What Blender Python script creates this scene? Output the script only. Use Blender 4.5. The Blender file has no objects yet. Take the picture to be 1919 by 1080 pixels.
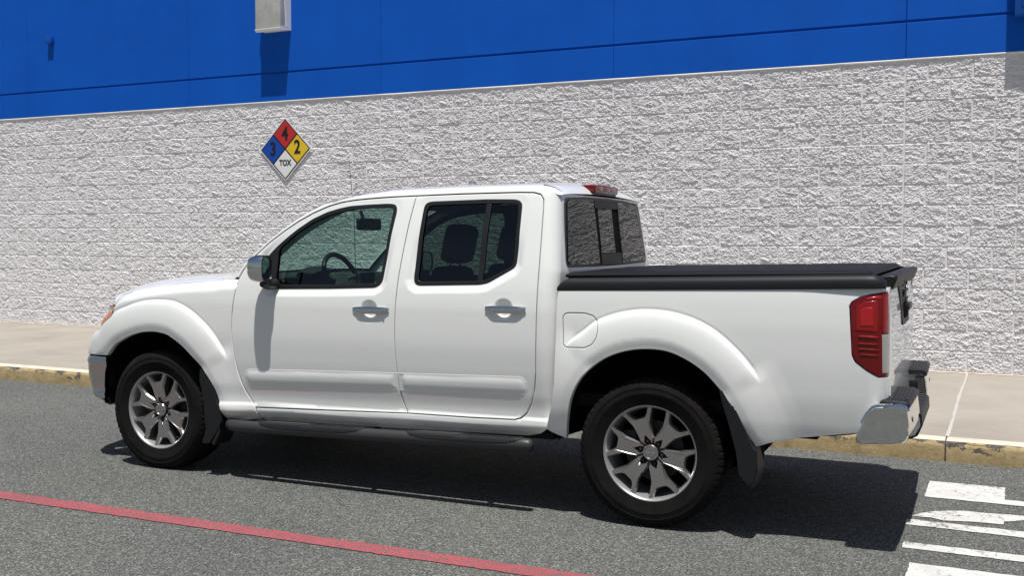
import bpy, bmesh, math, random
import numpy as np
from mathutils import Vector, Matrix, geometry
random.seed(7); RNG = np.random.default_rng(7)
scene = bpy.context.scene
COL = scene.collection
R = math.radians

# ------------------------------------------------------------------ camera, sky, sun, exposure
GZ = 0.0                                   # asphalt level; world X runs along the wall, Y into it
cam_d = bpy.data.cameras.new('camera'); cam = bpy.data.objects.new('camera', cam_d); COL.objects.link(cam)
cam_d.sensor_width = 36.0; cam_d.lens = 36.77; cam_d.clip_start = 0.05; cam_d.clip_end = 3000
cr, cu, cf = Vector((.902416, .430861, .002092)), Vector((-.022947, .043212, .998802)), Vector((-.430254, .901383, -.048882))
CAMZ = 1.467
cam.matrix_world = Matrix(((cr.x, cu.x, -cf.x, 0), (cr.y, cu.y, -cf.y, 0), (cr.z, cu.z, -cf.z, CAMZ), (0, 0, 0, 1)))
scene.camera = cam
SUN = Vector((.11, -.26, 1.0)).normalized()      # towards the sun
world = bpy.data.worlds.new('World'); scene.world = world; world.use_nodes = True
wn = world.node_tree.nodes; wl = world.node_tree.links
sky = wn.new('ShaderNodeTexSky'); sky.sky_type = 'NISHITA'; sky.sun_disc = False
sky.sun_elevation = math.asin(SUN.z); sky.sun_rotation = math.atan2(SUN.x, SUN.y)
sky.air_density = 1.2; sky.dust_density = 1.5; sky.ozone_density = 1.0
wn['Background'].inputs['Strength'].default_value = 0.055
wl.new(sky.outputs[0], wn['Background'].inputs['Color'])
sd = bpy.data.lights.new('sun', 'SUN'); sd.energy = 5.0; sd.angle = R(.53); sd.color = (1.0, .972, .93)
so = bpy.data.objects.new('sun', sd); COL.objects.link(so); so.rotation_euler = SUN.to_track_quat('Z', 'Y').to_euler(); so.location = (2, -6, 30)
vs = scene.view_settings; vs.view_transform = 'Standard'; vs.look = 'None'; vs.exposure = 0.1; vs.gamma = 1.0; vs.use_curve_mapping = False
scene.render.resolution_x = 1024; scene.render.resolution_y = 577

# ------------------------------------------------------------------ materials
MATS = {}
def mat(name, col=(.5, .5, .5), rough=.5, metal=0., coat=0., coat_rough=.03, spec=.5, trans=0., ior=1.45, emit=None):
    m = bpy.data.materials.new(name); m.use_nodes = True; b = m.node_tree.nodes['Principled BSDF']
    b.inputs['Base Color'].default_value = (*col, 1); b.inputs['Roughness'].default_value = rough; b.inputs['Metallic'].default_value = metal
    b.inputs['Coat Weight'].default_value = coat; b.inputs['Coat Roughness'].default_value = coat_rough
    b.inputs['Specular IOR Level'].default_value = spec; b.inputs['Transmission Weight'].default_value = trans; b.inputs['IOR'].default_value = ior
    MATS[name] = m; return m
def N(m, t, **kw):
    n = m.node_tree.nodes.new(t)
    for k, v in kw.items():
        if k in n.inputs: n.inputs[k].default_value = v
        else: setattr(n, k, v)
    return n
def L(m, a, b): m.node_tree.links.new(a, b)
def B(m): return m.node_tree.nodes['Principled BSDF']
def coords(m, obj=True):
    if obj: return N(m, 'ShaderNodeTexCoord').outputs['Object']
    return N(m, 'ShaderNodeNewGeometry').outputs['Position']
def ramp(m, fac, stops):
    r = N(m, 'ShaderNodeValToRGB'); e = r.color_ramp.elements
    while len(e) < len(stops): e.new(.5)
    for el, (p, c) in zip(e, stops): el.position = p; el.color = (*c, 1) if len(c) == 3 else c
    L(m, fac, r.inputs[0]); return r.outputs[0]
def noise_tex(m, vec, scale, detail=4, rough=.6, dist=0.):
    n = N(m, 'ShaderNodeTexNoise', Scale=scale, Detail=detail, Roughness=rough, Distortion=dist); L(m, vec, n.inputs['Vector']); return n.outputs['Fac']
def mixc(m, fac, a, b, mode='MIX'):
    n = N(m, 'ShaderNodeMix', data_type='RGBA', blend_type=mode)
    for s, v in ((n.inputs[0], fac), (n.inputs[6], a), (n.inputs[7], b)):
        if hasattr(v, 'is_linked'): L(m, v, s)
        else: s.default_value = v if isinstance(v, (int, float)) else (*v, 1)
    return n.outputs[2]
def bump(m, h, strength, dist, prev=None):
    n = N(m, 'ShaderNodeBump', Strength=strength, Distance=dist); L(m, h, n.inputs['Height'])
    if prev: L(m, prev, n.inputs['Normal'])
    return n.outputs[0]
def math_n(m, op, a, b=0.):
    n = N(m, 'ShaderNodeMath', operation=op)
    for s, v in zip(n.inputs, (a, b)):
        if hasattr(v, 'is_linked'): L(m, v, s)
        else: s.default_value = v
    return n.outputs[0]

# asphalt: pale and dark aggregate in a grey binder
m = mat('asphalt', rough=.92, spec=.25); P = coords(m, False)
vo = N(m, 'ShaderNodeTexVoronoi', Scale=150., feature='F1'); L(m, P, vo.inputs['Vector'])
stone = ramp(m, vo.outputs['Color'], [(.0, (.014, .0145, .014)), (.38, (.062, .064, .060)), (.66, (.165, .169, .158)), (.97, (.47, .48, .45))])
fine = noise_tex(m, P, 260, 3, .7)
c1 = mixc(m, .38, stone, ramp(m, fine, [(.32, (.025, .026, .025)), (.7, (.24, .247, .232))]))
big = ramp(m, noise_tex(m, P, .55, 5, .6), [(.3, (.84, .85, .86)), (.7, (1.1, 1.09, 1.06))])
c2 = mixc(m, 1., c1, big, 'MULTIPLY'); L(m, c2, B(m).inputs['Base Color'])
hgt = math_n(m, 'ADD', math_n(m, 'MULTIPLY', vo.outputs['Distance'], -1.0), math_n(m, 'MULTIPLY', fine, .6))
L(m, bump(m, hgt, .8, .007), B(m).inputs['Normal'])
# worn road paint
def road_paint(name, col, wear, crack):
    m = mat(name, col, .75, spec=.3); P = coords(m, False)
    vo = N(m, 'ShaderNodeTexVoronoi', Scale=9., feature='DISTANCE_TO_EDGE')
    ds = N(m, 'ShaderNodeTexNoise', Scale=11., Detail=4.); L(m, P, ds.inputs['Vector'])
    va = N(m, 'ShaderNodeVectorMath', operation='MULTIPLY_ADD'); L(m, ds.outputs['Color'], va.inputs[0]); va.inputs[1].default_value = (.16, .16, .16); L(m, P, va.inputs[2])
    L(m, va.outputs[0], vo.inputs['Vector'])
    ck = ramp(m, vo.outputs['Distance'], [(.0, (0, 0, 0)), (crack, (1, 1, 1))])
    patch = ramp(m, noise_tex(m, P, 2.3, 3), [(.42, (1, 1, 1)), (.56, (0, 0, 0))])
    ck2 = mixc(m, 1., ck, patch, 'SCREEN')
    w = ramp(m, noise_tex(m, P, 85, 4, .75), [(wear, (0, 0, 0)), (wear + .1, (1, 1, 1))])
    g = mixc(m, 1., ck2, w, 'MULTIPLY')
    tone = ramp(m, noise_tex(m, P, 6, 4), [(.3, tuple(c * .82 for c in col)), (.7, col)])
    L(m, mixc(m, g, (.10, .1, .095), tone), B(m).inputs['Base Color'])
    L(m, bump(m, noise_tex(m, P, 140, 3), .5, .004), B(m).inputs['Normal']); return m
road_paint('white_road_paint', (.64, .63, .60), .31, .05); road_paint('red_road_paint', (.44, .080, .098), .43, .006)
# concrete walk
m = mat('concrete', rough=.88, spec=.2); P = coords(m, False)
a = ramp(m, noise_tex(m, P, 1.1, 6, .62), [(.3, (.29, .262, .225)), (.7, (.385, .352, .302))])
st = N(m, 'ShaderNodeMapping'); L(m, P, st.inputs[0]); st.inputs['Scale'].default_value = (1.2, 26, 1)
b2 = ramp(m, noise_tex(m, st.outputs[0], 3, 5, .7), [(.35, (.92, .92, .92)), (.7, (1.05, 1.05, 1.05))])
spot = ramp(m, noise_tex(m, P, 38, 4, .8), [(.28, (.62, .58, .52)), (.36, (1, 1, 1))])
L(m, mixc(m, 1., mixc(m, 1., a, b2, 'MULTIPLY'), spot, 'MULTIPLY'), B(m).inputs['Base Color'])
L(m, bump(m, noise_tex(m, P, 120, 5, .7), .35, .003), B(m).inputs['Normal'])
m = mat('kerb_top', (.62, .55, .45), .85, spec=.2); P = coords(m, False)
L(m, ramp(m, noise_tex(m, P, 9, 5, .65), [(.28, (.42, .36, .28)), (.45, (.60, .53, .43)), (.7, (.68, .60, .50))]), B(m).inputs['Base Color'])
m = mat('sealant', (.46, .435, .40), .8)
# flaking yellow kerb paint over grey concrete
m = mat('kerb_paint', rough=.85, spec=.2); P = coords(m, False)
mp = N(m, 'ShaderNodeMapping'); L(m, P, mp.inputs[0]); mp.inputs['Scale'].default_value = (1, 1, 1.6)
fl = noise_tex(m, mp.outputs[0], 5.2, 6, .62, .4)
sz = N(m, 'ShaderNodeSeparateXYZ'); L(m, P, sz.inputs[0])
up = N(m, 'ShaderNodeMapRange'); up.inputs[1].default_value = .02; up.inputs[2].default_value = .135; up.inputs[3].default_value = -.09; up.inputs[4].default_value = .085; L(m, sz.outputs['Z'], up.inputs[0])
mask = ramp(m, math_n(m, 'ADD', fl, up.outputs[0]), [(.575, (1, 1, 1)), (.595, (0, 0, 0))])
yel = ramp(m, noise_tex(m, P, 16, 6, .7), [(.22, (.17, .125, .065)), (.42, (.35, .265, .14)), (.6, (.43, .335, .185)), (.8, (.55, .45, .29))])
bare = ramp(m, noise_tex(m, P, 30, 5), [(.3, (.06, .055, .048)), (.7, (.17, .15, .128))])
gr_ = N(m, 'ShaderNodeMapping'); L(m, P, gr_.inputs[0]); gr_.inputs['Scale'].default_value = (.35, 1, 5)
grm = ramp(m, math_n(m, 'ADD', noise_tex(m, gr_.outputs[0], 14, 6, .7), up.outputs[0]), [(.60, (1, 1, 1)), (.68, (.42, .40, .38))])
L(m, mixc(m, 1., mixc(m, mask, bare, yel), grm, 'MULTIPLY'), B(m).inputs['Base Color'])
L(m, bump(m, noise_tex(m, P, 40, 5, .7), .6, .006, bump(m, mask, .5, .004)), B(m).inputs['Normal'])
# painted split face block
m = mat('block_paint', rough=.8, spec=.3); P = coords(m, False)
oi = N(m, 'ShaderNodeObjectInfo'); tone = ramp(m, oi.outputs['Random'], [(0., (.955, .955, .955)), (1., (1.03, 1.03, 1.03))])
L(m, mixc(m, 1., ramp(m, noise_tex(m, P, 3.2, 5, .65), [(.3, (.735, .716, .732)), (.7, (.815, .797, .81))]), tone, 'MULTIPLY'), B(m).inputs['Base Color'])
n1 = noise_tex(m, P, 95, 4, .7, .3); n2 = noise_tex(m, P, 260, 3, .6)
L(m, bump(m, n2, .35, .003, bump(m, n1, 1., .009)), B(m).inputs['Normal'])
m = mat('mortar', (.74, .715, .72), .85); P = coords(m, False); L(m, bump(m, noise_tex(m, P, 90, 4), .4, .003), B(m).inputs['Normal'])
m = mat('white_trim', (.80, .79, .78), .6)
# blue stucco
m = mat('blue_stucco', rough=.7, spec=.18); P = coords(m, False)
base = ramp(m, noise_tex(m, P, 1.4, 5, .6), [(.3, (.0015, .088, .475)), (.7, (.002, .100, .53))])
sp = ramp(m, noise_tex(m, P, 150, 2, .6), [(.70, (0, 0, 0)), (.76, (1, 1, 1))])
spm = mixc(m, 1., sp, ramp(m, noise_tex(m, P, 1.1, 3), [(.42, (0, 0, 0)), (.62, (.55, .55, .55))]), 'MULTIPLY')
stv = N(m, 'ShaderNodeMapping'); L(m, P, stv.inputs[0]); stv.inputs['Scale'].default_value = (1, 1, .07)
strk = ramp(m, noise_tex(m, stv.outputs[0], 4.5, 5, .6), [(.35, (.965, .97, .975)), (.65, (1.03, 1.025, 1.015))])
L(m, mixc(m, 1., mixc(m, spm, base, (.12, .26, .62)), strk, 'MULTIPLY'), B(m).inputs['Base Color'])
L(m, bump(m, noise_tex(m, P, 120, 4, .6), .35, .003, bump(m, noise_tex(m, P, 9, 3), .2, .01)), B(m).inputs['Normal'])
m = mat('blue_metal', (.004, .085, .41), .55, spec=.3)
# car finishes
m = mat('white_paint', (.80, .808, .782), .36, coat=.9, coat_rough=.025, spec=.45); P = coords(m)
B(m).inputs['Coat IOR'].default_value = 1.5
L(m, bump(m, noise_tex(m, P, 5, 2), .02, .01), B(m).inputs['Coat Normal'])
sz_ = N(m, 'ShaderNodeSeparateXYZ'); L(m, P, sz_.inputs[0])                      # road film splashed on the sills
mr_ = N(m, 'ShaderNodeMapRange'); mr_.inputs[1].default_value = .34; mr_.inputs[2].default_value = .52; mr_.inputs[3].default_value = .30; mr_.inputs[4].default_value = -.25; L(m, sz_.outputs['Z'], mr_.inputs[0])
sp_ = N(m, 'ShaderNodeMapping'); L(m, P, sp_.inputs[0]); sp_.inputs['Scale'].default_value = (.5, 1, 2.2)
dm_ = ramp(m, math_n(m, 'ADD', noise_tex(m, sp_.outputs[0], 6, 6, .7), mr_.outputs[0]), [(.45, (0, 0, 0)), (1.0, (.6, .6, .6))])
L(m, mixc(m, dm_, (.80, .808, .782), (.30, .26, .20)), B(m).inputs['Base Color'])
m = mat('grained_black_plastic', (.012, .0125, .014), .5, spec=.35); P = coords(m); L(m, bump(m, noise_tex(m, P, 420, 2), .35, .001), B(m).inputs['Normal'])
mat('black_plastic', (.012, .012, .013), .42); mat('matte_black', (.008, .008, .008), .9, spec=.1); mat('underbody_black', (.012, .012, .012), .85, spec=.2)
m = mat('step_bar_black', (.036, .036, .039), .40, spec=.45); P = coords(m); L(m, bump(m, noise_tex(m, P, 260, 3), .5, .0015), B(m).inputs['Normal'])
m = mat('vinyl', (.009, .009, .010), .58, spec=.2); P = coords(m)
L(m, bump(m, noise_tex(m, P, 380, 2), .3, .001, bump(m, noise_tex(m, P, 5, 3), .25, .012)), B(m).inputs['Normal'])
m = mat('tyre_rubber', (.021, .020, .0195), .88, spec=.12); P = coords(m)
L(m, ramp(m, noise_tex(m, P, 14, 5), [(.3, (.007, .0068, .0066)), (.75, (.015, .0138, .013))]), B(m).inputs['Base Color'])
L(m, bump(m, noise_tex(m, P, 220, 3), .25, .001), B(m).inputs['Normal'])
mat('rubber', (.012, .012, .012), .6)
mat('chrome', (.66, .67, .68), .035, 1.0); mat('satin_chrome', (.62, .63, .64), .16, 1.0); mat('brushed_chrome', (.56, .57, .58), .24, 1.0)
m = mat('gunmetal_alloy', (.41, .41, .405), .27, .9, coat=.5, coat_rough=.08)
mat('dark_alloy', (.035, .035, .035), .5, .6); mat('rim_silver', (.40, .40, .395), .38, .55); mat('brake_iron', (.06, .055, .05), .6, .5); mat('steel', (.33, .32, .31), .42, .95)
mat('red_lens', (.25, .003, .005), .3, coat=.7, spec=.2); mat('deep_red_lens', (.14, .0016, .0025), .3, coat=.7, spec=.2); mat('red_reflector', (.36, .007, .009), .3, coat=.7, spec=.2)
mat('clear_lens', (.36, .36, .35), .15, coat=.6); mat('pink_lens', (.34, .13, .13), .25, coat=.4); mat('amber_lens', (.62, .17, .012), .25, coat=.5); mat('lamp_silver', (.55, .55, .55), .2, .9)
mat('interior_dark', (.020, .020, .022), .8); mat('interior_grey', (.075, .075, .072), .75); mat('interior_light', (.22, .215, .20), .8); mat('seat_cloth', (.018, .018, .02), .9)
mat('emblem_silver', (.6, .6, .6), .18, 1.0)
mat('sign_white', (.78, .78, .78), .35); mat('sign_red', (.50, .028, .03), .35); mat('sign_blue', (.008, .065, .38), .35); mat('sign_yellow', (.75, .52, .03), .35); mat('sign_black', (.012, .012, .012), .4)
mat('lamp_housing', (.80, .80, .79), .45)
def glass(name, tint, refl=1.0):
    m = bpy.data.materials.new(name); m.use_nodes = True; nt = m.node_tree; nt.nodes.remove(B(m))
    out = nt.nodes['Material Output']; t = N(m, 'ShaderNodeBsdfTransparent', Color=(*tint, 1)); g = N(m, 'ShaderNodeBsdfGlossy', Roughness=.008); g.inputs['Color'].default_value = (refl,) * 3 + (1,)
    lw = N(m, 'ShaderNodeLayerWeight', Blend=.5); f = math_n(m, 'ADD', math_n(m, 'MULTIPLY', math_n(m, 'POWER', lw.outputs['Facing'], 5.), .95), .045); x = N(m, 'ShaderNodeMixShader'); L(m, f, x.inputs[0]); L(m, t.outputs[0], x.inputs[1]); L(m, g.outputs[0], x.inputs[2]); L(m, x.outputs[0], out.inputs['Surface'])
    MATS[name] = m; return m
glass('clear_glass', (.31, .46, .41)); glass('windscreen_glass', (.80, .89, .86)); glass('privacy_glass', (.125, .15, .147)); glass('far_privacy_glass', (.55, .60, .59)); glass('dark_rear_glass', (.05, .052, .055))
glass('lamp_glass', (.86, .865, .84))
def milky(name):
    m = bpy.data.materials.new(name); m.use_nodes = True; nt = m.node_tree; nt.nodes.remove(B(m)); P = coords(m)
    d = N(m, 'ShaderNodeBsdfDiffuse', Color=(.88, .87, .84, 1)); tl_ = N(m, 'ShaderNodeBsdfTranslucent', Color=(.85, .84, .80, 1)); t = N(m, 'ShaderNodeBsdfTransparent', Color=(.9, .9, .88, 1)); g = N(m, 'ShaderNodeBsdfGlossy', Roughness=.12)
    a = N(m, 'ShaderNodeMixShader'); a.inputs[0].default_value = .5; L(m, d.outputs[0], a.inputs[1]); L(m, tl_.outputs[0], a.inputs[2])
    b = N(m, 'ShaderNodeMixShader'); L(m, ramp(m, noise_tex(m, P, 7, 3), [(.3, (.2, .2, .2)), (.7, (.5, .5, .5))]), b.inputs[0]); L(m, a.outputs[0], b.inputs[1]); L(m, t.outputs[0], b.inputs[2])
    c = N(m, 'ShaderNodeMixShader'); c.inputs[0].default_value = .08; L(m, b.outputs[0], c.inputs[1]); L(m, g.outputs[0], c.inputs[2]); L(m, c.outputs[0], nt.nodes['Material Output'].inputs['Surface']); MATS[name] = m
milky('milky_glass')
m = mat('prismatic_glass', (.86, .86, .83), .18, trans=.35, ior=1.4); P = coords(m)
wv = N(m, 'ShaderNodeTexWave', Scale=60., wave_type='BANDS', bands_direction='X'); L(m, P, wv.inputs['Vector']); L(m, bump(m, wv.outputs['Fac'], .6, .006), B(m).inputs['Normal'])

# ------------------------------------------------------------------ object helpers
def link(name, me, material=None, parent=None):
    o = bpy.data.objects.new(name, me); COL.objects.link(o)
    if material and me is not None and not me.materials: me.materials.append(MATS[material])
    if parent: o.parent = parent
    return o
def tag(o, label=None, cat=None, group=None, kind=None):
    for k, v in (('label', label), ('category', cat), ('group', group), ('kind', kind)):
        if v: o[k] = v
    return o
def empty(name, loc=(0, 0, 0)):
    o = bpy.data.objects.new(name, None); COL.objects.link(o); o.location = loc; o.empty_display_size = .2; return o
class MB:
    def __init__(s): s.v = []; s.f = []
    def add(s, V, F):
        n = len(s.v); s.v += [tuple(map(float, p)) for p in V]; s.f += [tuple(i + n for i in f) for f in F]; return s
    def box(s, a, b, M=None):
        (x0, y0, z0), (x1, y1, z1) = a, b
        V = [(x, y, z) for x in (x0, x1) for y in (y0, y1) for z in (z0, z1)]
        if M is not None: V = [tuple(M @ Vector(p)) for p in V]
        return s.add(V, [(0, 1, 3, 2), (4, 6, 7, 5), (0, 4, 5, 1), (2, 3, 7, 6), (0, 2, 6, 4), (1, 5, 7, 3)])
    def rbox(s, a, b, r=.01, seg=2, M=None):
        bm = bmesh.new(); bmesh.ops.create_cube(bm, size=1)
        for q in bm.verts: q.co = Vector([(l + h) / 2 + c * (h - l) for l, h, c in zip(a, b, q.co)])
        bmesh.ops.bevel(bm, geom=bm.edges[:], offset=r, segments=seg, profile=.6, affect='EDGES')
        return s.bm(bm, M)
    def bm(s, bm, M=None):
        bm.verts.index_update(); V = [q.co.copy() if M is None else M @ q.co for q in bm.verts]; F = [[q.index for q in f.verts] for f in bm.faces]; bm.free(); return s.add(V, F)
    def cyl(s, p0, p1, r, n=16, r1=None, caps=True):
        p0, p1 = Vector(p0), Vector(p1); d = (p1 - p0).normalized(); a = d.orthogonal().normalized(); b = d.cross(a); r1 = r if r1 is None else r1
        V = [p + (a * math.cos(2 * math.pi * i / n) + b * math.sin(2 * math.pi * i / n)) * q for p, q in ((p0, r), (p1, r1)) for i in range(n)]
        F = [(i, (i + 1) % n, n + (i + 1) % n, n + i) for i in range(n)]
        if caps: F += [tuple(range(n - 1, -1, -1)), tuple(range(n, 2 * n))]
        return s.add(V, F)
    def tube(s, pts, r, n=12, caps=True):
        pts = [Vector(p) for p in pts]; rr = r if hasattr(r, '__len__') else [r] * len(pts); V = []; a = None
        for i, p in enumerate(pts):
            d = (pts[min(i + 1, len(pts) - 1)] - pts[max(i - 1, 0)]).normalized()
            a = d.orthogonal().normalized() if a is None else (a - d * a.dot(d)).normalized(); b = d.cross(a)
            V += [p + (a * math.cos(2 * math.pi * k / n) + b * math.sin(2 * math.pi * k / n)) * rr[i] for k in range(n)]
        F = [(i * n + k, i * n + (k + 1) % n, (i + 1) * n + (k + 1) % n, (i + 1) * n + k) for i in range(len(pts) - 1) for k in range(n)]
        if caps: F += [tuple(range(n - 1, -1, -1)), tuple(range((len(pts) - 1) * n, len(pts) * n))]
        return s.add(V, F)
    def grid(s, A, close=False):
        A = np.asarray(A, float); a, b = A.shape[:2]
        F = [(i * b + j, i * b + (j + 1) % b, (i + 1) * b + (j + 1) % b, (i + 1) * b + j) for i in range(a - 1) for j in range(b if close else b - 1)]
        return s.add(A.reshape(-1, 3), F)
    def lathe(s, prof, n=48, c=(0, 0, 0), close=True):     # about Y: (radius, y)
        A = [[(c[0] + r * math.cos(2 * math.pi * i / n), c[1] + y, c[2] + r * math.sin(2 * math.pi * i / n)) for r, y in prof] for i in range(n + 1)]
        A = np.array(A); k = len(prof); V = A[:-1].reshape(-1, 3)
        return s.add(V, [(i * k + j, i * k + j + 1, ((i + 1) % n) * k + j + 1, ((i + 1) % n) * k + j) for i in range(n) for j in range(k - 1)])
    def prism(s, poly, fn0, fn1):                          # 2D polygon mapped to two faces
        n = len(poly); V = [fn0(*p) for p in poly] + [fn1(*p) for p in poly]
        t = geometry.tessellate_polygon([[Vector((a, b, 0)) for a, b in poly]])
        F = [tuple(q) for q in t] + [tuple(i + n for i in reversed(q)) for q in t] + [(i, (i + 1) % n, n + (i + 1) % n, n + i) for i in range(n)]
        return s.add(V, F)
    def mesh(s, name, ang=35, flat=False):
        me = bpy.data.meshes.new(name); me.from_pydata(s.v, [], s.f); me.validate()
        bm = bmesh.new(); bm.from_mesh(me); bmesh.ops.recalc_face_normals(bm, faces=bm.faces[:]); bm.to_mesh(me); bm.free()
        if not flat:
            me.polygons.foreach_set('use_smooth', [True] * len(me.polygons)); me.set_sharp_from_angle(angle=R(ang))
        return me
    def build(s, name, material, parent=None, ang=35, flat=False): return link(name, s.mesh(name, ang, flat), material, parent)
def mirror_copy(o, parent=None):
    c = o.copy(); COL.objects.link(c); c.parent = parent if parent else o.parent
    if parent is None or parent is o.parent: c.scale.y = -1
    for ch in [q for q in bpy.data.objects if q.parent == o and q is not c]:
        mirror_child(ch, c)
    return c
def mirror_child(o, par):
    c = o.copy(); COL.objects.link(c); c.parent = par
    for ch in [q for q in bpy.data.objects if q.parent == o]: mirror_child(ch, c)
def text_mesh(txt, size):
    cu_ = bpy.data.curves.new('t', 'FONT'); cu_.body = txt; cu_.size = size; cu_.align_x = 'CENTER'; cu_.align_y = 'CENTER'; cu_.extrude = .002; cu_.offset = size * .022
    o = bpy.data.objects.new('t', cu_); COL.objects.link(o); bpy.context.view_layer.update()
    me = bpy.data.meshes.new_from_object(o.evaluated_get(bpy.context.evaluated_depsgraph_get())); bpy.data.objects.remove(o); return me

# ------------------------------------------------------------------ the setting: road, kerb, walk
WY = 10.992                                  # plane of the wall face
KY = 7.345                                   # kerb face
SWK, SWW = .135, .155                        # walk level at the kerb / at the wall
mb = MB(); mb.add([(-900, -900, 0), (900, -900, 0), (900, KY + .03, 0), (-900, KY + .03, 0)], [(0, 1, 2, 3)])
road = tag(mb.build('road', 'asphalt', flat=True), 'grey worn asphalt of the service lane along the store', kind='structure')
def road_sheet(name, poly, material, z=.004):
    m = MB(); m.add([(x, y, z) for x, y in poly], [tuple(range(len(poly)))]); return m.build(name, material, road, flat=True)
def ragged(pts, step=.03, amp=.003):
    out = []
    for (a, b), (c, d) in zip(pts, pts[1:] + pts[:1]):
        n = max(1, int(math.hypot(c - a, d - b) / step))
        out += [(a + (c - a) * i / n + random.uniform(-amp, amp), b + (d - b) * i / n + random.uniform(-amp, amp)) for i in range(n)]
    return out
m = MB(); xs = np.arange(-16, 6.01, .03)
m.grid([[(x, 4.093 + .0222 * (x + 5.2) + random.uniform(-.006, .006), .004) for x in xs], [(x, 3.968 + .0240 * (x + 5.2) + random.uniform(-.004, .004), .004) for x in xs]])
m.build('red_line', 'red_road_paint', road, flat=True)
for poly in ([(-.414, 6.707), (-.412, 6.284), (1.2, 6.300), (1.2, 6.405), (-.003, 6.402), (-.003, 6.713)],
             [(-.442, 5.814), (-.40, 5.90), (-.341, 5.966), (-.27, 6.012), (-.198, 6.040), (-.054, 6.048), (.09, 6.073), (.5, 6.06), (.8, 5.98), (.8, 5.90), (.45, 5.95), (.09, 5.977), (-.003, 5.90), (-.005, 5.845), (-.143, 5.83), (-.286, 5.79), (-.351, 5.822)],
             [(-.461, 5.741), (-.458, 5.628), (1.2, 5.626), (1.2, 5.745)], [(-.437, 5.302), (-.436, 5.196), (1.2, 5.20), (1.2, 5.305)],
             [(-.382, 4.966), (-.38, 4.55), (.35, 4.55), (.35, 4.97)]):
    road_sheet('pavement_letter', ragged(poly), 'white_road_paint')
# kerb stones with a rounded, chipped top edge
JX = [-36, -30, -24, -18.6, -12.5, -6.42, -.362, 5.75, 11.8, 18, 24, 30]
kerb = tag(empty('kerb', (0, KY, 0)), 'low concrete kerb with flaking yellow paint between asphalt and walk', kind='structure')
walk = tag(empty('sidewalk', (0, KY, SWK)), 'pale concrete walk along the foot of the block wall', kind='structure')
for a, b in zip(JX[:-1], JX[1:]):
    a2, b2 = a + .004, b - .004; xs = np.arange(a2, b2 + .001, (b2 - a2) / max(2, int((b2 - a2) / .05)))
    pr = [(.0, -.03), (.002, .02), (.004, SWK - .034), (.008, SWK - .022), (.018, SWK - .008), (.03, SWK - .002)]
    A = []
    for x in xs:
        j = random.uniform(-.0025, .0025); A.append([(x, y + (j if 1 < i < 5 else 0), z - KY * 0 + (random.uniform(-.003, .001) if 2 <= i <= 4 else 0)) for i, (y, z) in enumerate(pr)])
    q = MB().grid(A); q.build('kerb_stone', 'kerb_paint', kerb)
    q = MB().grid([[(x, .03 + .0006, SWK - .002), (x, .05, SWK + .001), (x, .165, SWK + .003), (x, .165, SWK - .05)] for x in (a2, b2)]); q.build('kerb_top', 'kerb_top', kerb)
    s0, s1 = (SWK + .001 - SWK), (SWW - SWK)
    q = MB().grid([[(x, .170, s0 - .06), (x, .170, s0), (x, .175, s0 + .002), (x, WY - KY + .06, s1)] for x in (a2 - .001, b2 + .001)]); q.build('slab', 'concrete', walk)
def joint_x(t): return -.362 + .003 * math.sin(t * 9.0)
A = []
for i in range(40):
    t = i / 39; y = .168 + (WY - KY - .17) * t; z = (SWW - SWK) * t + .004; c = joint_x(t) + random.uniform(-.002, .002); w = .010 + random.uniform(-.003, .004)
    A.append([(c - w, y, z), (c, y, z + .003), (c + w, y, z)])
MB().grid(A).build('joint_sealant', 'sealant', walk)
q = MB().grid([[(x, WY - KY - .035 + random.uniform(-.012, .006), SWW - SWK + .004), (x, WY - KY + .03, SWW - SWK + .012)] for x in np.arange(-34, 30, .12)]); q.build('wall_foot_sealant', 'kerb_top', walk)

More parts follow.
